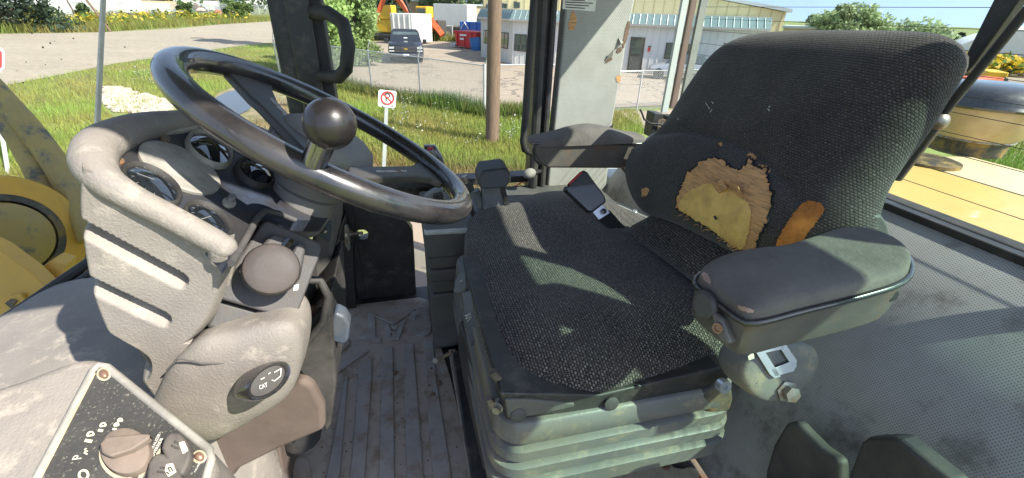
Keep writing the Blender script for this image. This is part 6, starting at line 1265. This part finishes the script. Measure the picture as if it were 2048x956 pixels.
MB().tube([T(-1.8, 1, 2.0), T(-.2, 1, 4.6), T(1.3, 1, 4.3), T(2.8, 1, 2.4)], [.35, .38, .34, .22], 4).go('boom', 'craneorange', t, smooth=0); MB().tube([T(.6, .7, 4.9), T(2.4, .7, 4.2), T(3.0, .7, 2.6)], .16, 6).go('hydraulic_hose', 'tyre', t, smooth=60)
fc_ = [G(q) for q in ((700, 80), (770, 80), (840, 80), (905, 80))]; chain('low far chain link fence behind the parking lot', fc_, 1.6, .25, False, .05, .008)
# left yard behind the gravel road
fl = [G(q) for q in ((-60, 52), (60, 47), (150, 44), (240, 40), (330, 37), (420, 34), (520, 30), (600, 28))]; chain('long weathered chain link fence of the salvage yard beyond the gravel road', fl, 2.6, .35, False, .07, .012)
t = thing('white_panel_fence', G((112, 44)), 'white board fence panels behind the chain link left of the windshield seam', 'fence')
for k in range(3):
    a, b = G((80+k*26, 43.5-k*.6)), G((104.5+k*26, 43-k*.6)); dd = (b-a).normalized(); n = Vector((dd.y, -dd.x, 0)); wallbox(a, b, n, GZ+.1, GZ+2.9, .08).go('panel', 'contwhite', t, smooth=0)
yard = [('white trailer', 210, 33, 12, 'contwhite', 3.2), ('grey container', 60, 36, 8, 'lowroof', 4.2), ('white flat trailer', 265, 30, 14, 'contwhite', 2.6), ('peach container', 320, 28, 12, 'peach', 3.0), ('white truck box', 395, 25, 12, 'contwhite', 3.4), ('yellow container', 385, 22, 16, 'eqyellow', 4.2), ('grey trailer', 450, 24, 14, 'lowroof', 3.4), ('white shed', 515, 22, 10, 'contwhite', 6.0), ('long white trailer', 120, 32, 18, 'contwhite', 4.4)]
where = ['by the windshield seam', 'at the far left beside the spruce', 'right of the windshield seam', 'behind the salvage heap', 'behind the fence weeds', 'highest in the yard', 'near the black cab pillar', 'next to the black front pillar', 'behind the white fence panels']
for (nm, x, y, w_, m, h_), wv in zip(yard, where): box_unit('yard_'+nm.split()[-1], (x, y), w_, 3, h_-.8, m, nm+' standing in the salvage yard '+wv, 'trailer' if 'trailer' in nm else 'container', .8, 3 if 'trailer' in nm else 0, 3, .5)
junk = []; cols_ = ['craneorange', 'silver', 'binblue', 'wintrim', 'contwhite', 'eqyellow', 'copper']
for i in range(46):
    x = random.uniform(180, 480); g = G((x, 33-x*.012+random.uniform(-1.5, 1.5))); T = local(g+Vector((0, 0, random.uniform(0, 1.8))), random.uniform(0, 3)); l_, h_ = random.uniform(.8, 2.6), random.uniform(.4, 1.1)
    o = MB().hexa([T(-l_/2, 0, 0), T(l_/2, 0, 0), T(l_/2*random.uniform(.5, 1), .2, h_), T(-l_/2*random.uniform(.3, 1), .2, h_)], [T(-l_/2, 1.2, 0), T(l_/2, 1.2, 0), T(l_/2*.8, 1.0, h_), T(-l_/2*.6, 1.0, h_)]).go('scrap_part', cols_[i % 7], None, smooth=0)
    tag(o, ('orange', 'silver', 'blue', 'dark', 'white', 'yellow', 'rusty')[i % 7]+' battered scrap part in the salvage yard heap', 'scrap', 'scrap pieces in the salvage yard')
o = MB().tube([G((222, 64)), G((222, 64))+Vector((-4.5, 2, 9))], .12, 6).go('guy_pole', 'polewood', None); tag(o, 'slanting wooden brace pole at the road edge right of the windshield seam', 'pole')
o = MB().tube([G((160, 46)), G((160, 46))+Vector((-.8, 0, 4.5))], .1, 6).go('leaning_post', 'bark', None); tag(o, 'dark leaning post by the yard fence', 'post')
# right horizon
g = Vector(CAM+ray((2130, 100)).normalized()*60); g.z = GZ; t = thing('white_tent', g, 'white fabric dome tent on the right horizon', 'tent')
mb = MB(); u = Vector((.6, -.8, 0)); mb.loft([[g+u*(7.5*math.cos(a))+Vector((.8, .6, 0))*k+Vector((0, 0, 3.6*math.sin(a))) for a in [math.pi*i/14 for i in range(15)]] for k in (0, 4, 8, 12)]); mb.go('canopy', 'tent', t, smooth=60)
for i, (px, d_, m, lab) in enumerate((((1985, 128), 34, 'craneorange', 'orange implement lying in the flower field'), ((2018, 138), 30, 'craneorange', 'orange frame implement nearest the right edge'), ((2000, 122), 40, 'eqyellow', 'yellow implement far in the flower field'))):
    g = Vector(CAM+ray(px).normalized()*d_); g.z = GZ; T = local(g, .4*i); t = thing('farm_implement', g, lab, 'implement')
    lbox(T, (-2, 0, .5), (2, .5, .75)).go('frame', m, t, smooth=0); lbox(T, (-1.2, -.3, .7), (.9, .6, 1.15)).go('hopper', m, t, bevel=.05)
    for s in (-1, 1): MB().lathe(T(s*1.3, -.2, .45), T(0, -1, 0)-T(0, 0, 0), [(.1, -.1), (.43, -.1), (.45, 0), (.43, .1), (.01, .1)], 14).go('wheel', 'tyre', t)
g = Vector(CAM+ray((1609, 60)).normalized()*120); g.z = GZ; zt3 = zat(g, 39); t = thing('power_pole', g, 'distant power pole with crossarm above the low building', 'utility pole')
MB().tube([g, Vector((g.x, g.y, zt3))], .18, 6).go('shaft', 'polewood', t); MB().tube([Vector((g.x-1.3, g.y+.6, zt3-.5)), Vector((g.x+1.3, g.y-.6, zt3-.5))], .12, 4).go('crossarm', 'polewood', t)

# ================================================================== TREES
def th(g, y): return max(2.0, zat(g, y)-GZ)
def far(px, dist): g = Vector(CAM+ray(px).normalized()*dist); g.z = GZ; return g
pop = (.27, .38, .12)
tree('poplar_tree', G((672, 150)), 9.5, 2.0, 15000, .12, pop, 'pale green poplar nearest the black cab pillar', group=None, shape='column', low=.03, clumps=64, trunk_r=.12)
tree('poplar_tree', G((722, 132)), 8.5, 1.9, 15000, .12, (.3, .4, .15), 'pale green poplar left of the parked pickup', shape='column', low=.03, clumps=64, trunk_r=.12)
tree('poplar_tree', G((645, 100)), 16, 1.7, 7000, .14, pop, 'tall poplar hidden behind the black cab pillar', shape='column', low=.06, clumps=36, trunk_r=.13)
tree('poplar_tree', G((612, 97)), 16, 1.5, 6000, .15, pop, 'poplar casting shade on the gravel road', shape='column', low=.06, clumps=34, trunk_r=.13)
tree('poplar_tree', G((592, 99)), 15, 1.2, 6000, .15, pop, 'farthest poplar of the row behind the black cab pillar', shape='column', low=.06, clumps=34, trunk_r=.13)
tree('spruce_tree', G((8, 64)), 14, 5.2, 12000, .26, (.05, .08, .045), 'dark spruce at the far left across the road', shape='cone', low=.03, clumps=70, trunk_r=.25)
tree('spruce_tree', far((795, 40), 75), 13, 3.0, 4000, .28, (.05, .085, .045), 'dark conifer behind the orange excavator', shape='cone', low=.1, clumps=40)
tree('leafy_tree', far((878, 50), 95), 11, 5.0, 5000, .34, (.17, .22, .12), 'round grey green tree behind the box trailer', clumps=30)
tree('leafy_tree', far((918, 50), 88), 11.5, 4.6, 5000, .34, (.15, .2, .1), 'darker green tree left of the peach building', clumps=30)
tree('leafy_tree', far((845, 50), 105), 11, 4.0, 4000, .34, (.2, .26, .13), 'light green tree behind the yellow loader', clumps=26)
tree('bush', G((372, 38)), 3.2, 2.0, 1800, .2, (.10, .16, .05), 'green bush in the salvage yard fence line', 'bush', clumps=14, low=.15)
tree('bush', G((478, 40)), 4.6, 3.2, 3000, .22, (.14, .2, .06), 'large pale green bush beside the black front pillar', 'bush', clumps=18, low=.12)
tree('bush', G((178, 44)), 4.2, 1.8, 1800, .2, (.08, .13, .045), 'narrow green bush left of the windshield seam', 'bush', clumps=14, low=.12)
tree('bush', G((85, 50)), 2.4, 2.2, 1800, .2, (.13, .17, .04), 'weedy bush beside the spruce', 'bush', clumps=14, low=.1)
tree('leafy_tree', G((100, 30)), 7, 2.6, 1500, .34, (.10, .15, .05), 'small tree behind the white fence panels', clumps=14)
tree('leafy_tree', far((1690, 70), 62), th(far((1690, 70), 62), 14), 3.9, 6500, .2, (.36, .43, .22), 'broad light green tree above the seat back', clumps=34, low=.45)
tree('leafy_tree', far((1640, 70), 66), th(far((1640, 70), 66), 24), 2.0, 3000, .2, (.33, .40, .2), 'smaller green tree next to the power pole', clumps=22, low=.4)
tree('leafy_tree', far((1838, 70), 70), th(far((1838, 70), 70), 45), 3.9, 3600, .2, (.37, .44, .24), 'low spreading tree right of the broad light green tree', clumps=26, low=.4)
tree('spruce_tree', far((1918, 80), 80), th(far((1918, 80), 80), 66), 1.6, 2200, .24, (.035, .06, .035), 'small dark conifer above the seat corner', shape='cone', low=.1, clumps=30)
tree('spruce_tree', far((1955, 80), 78), th(far((1955, 80), 78), 66), 2.0, 2200, .24, (.03, .055, .035), 'dark bushy conifer beside the black window bar', shape='cone', low=.1, clumps=30)
tree('spruce_tree', far((2024, 85), 95), th(far((2024, 85), 95), 68), 1.8, 1600, .26, (.035, .06, .035), 'dark conifer at the right edge of the picture', shape='cone', low=.1, clumps=26)
for k, (x0, x1, d_) in enumerate(((-400, 640, 190), (700, 1000, 170))):
    C, R = [], []
    for i in range(46): g = far((x0+(x1-x0)*i/45, 40), d_+random.uniform(-15, 15)); h_ = random.uniform(4, 9); C += [(g.x, g.y, GZ+h_*.4), (g.x, g.y, GZ+h_*.8)]; R += [h_*.5, h_*.35]
    V, Fc, c = leaves(C, R, 9000, .6, (.08, .12, .055), .3); o = colored('far_wood', V, Fc, c, 'leafy', None, 'stuff'); tag(o, ('distant tree line behind the salvage yard', 'distant tree line behind the equipment row')[k], 'wood')
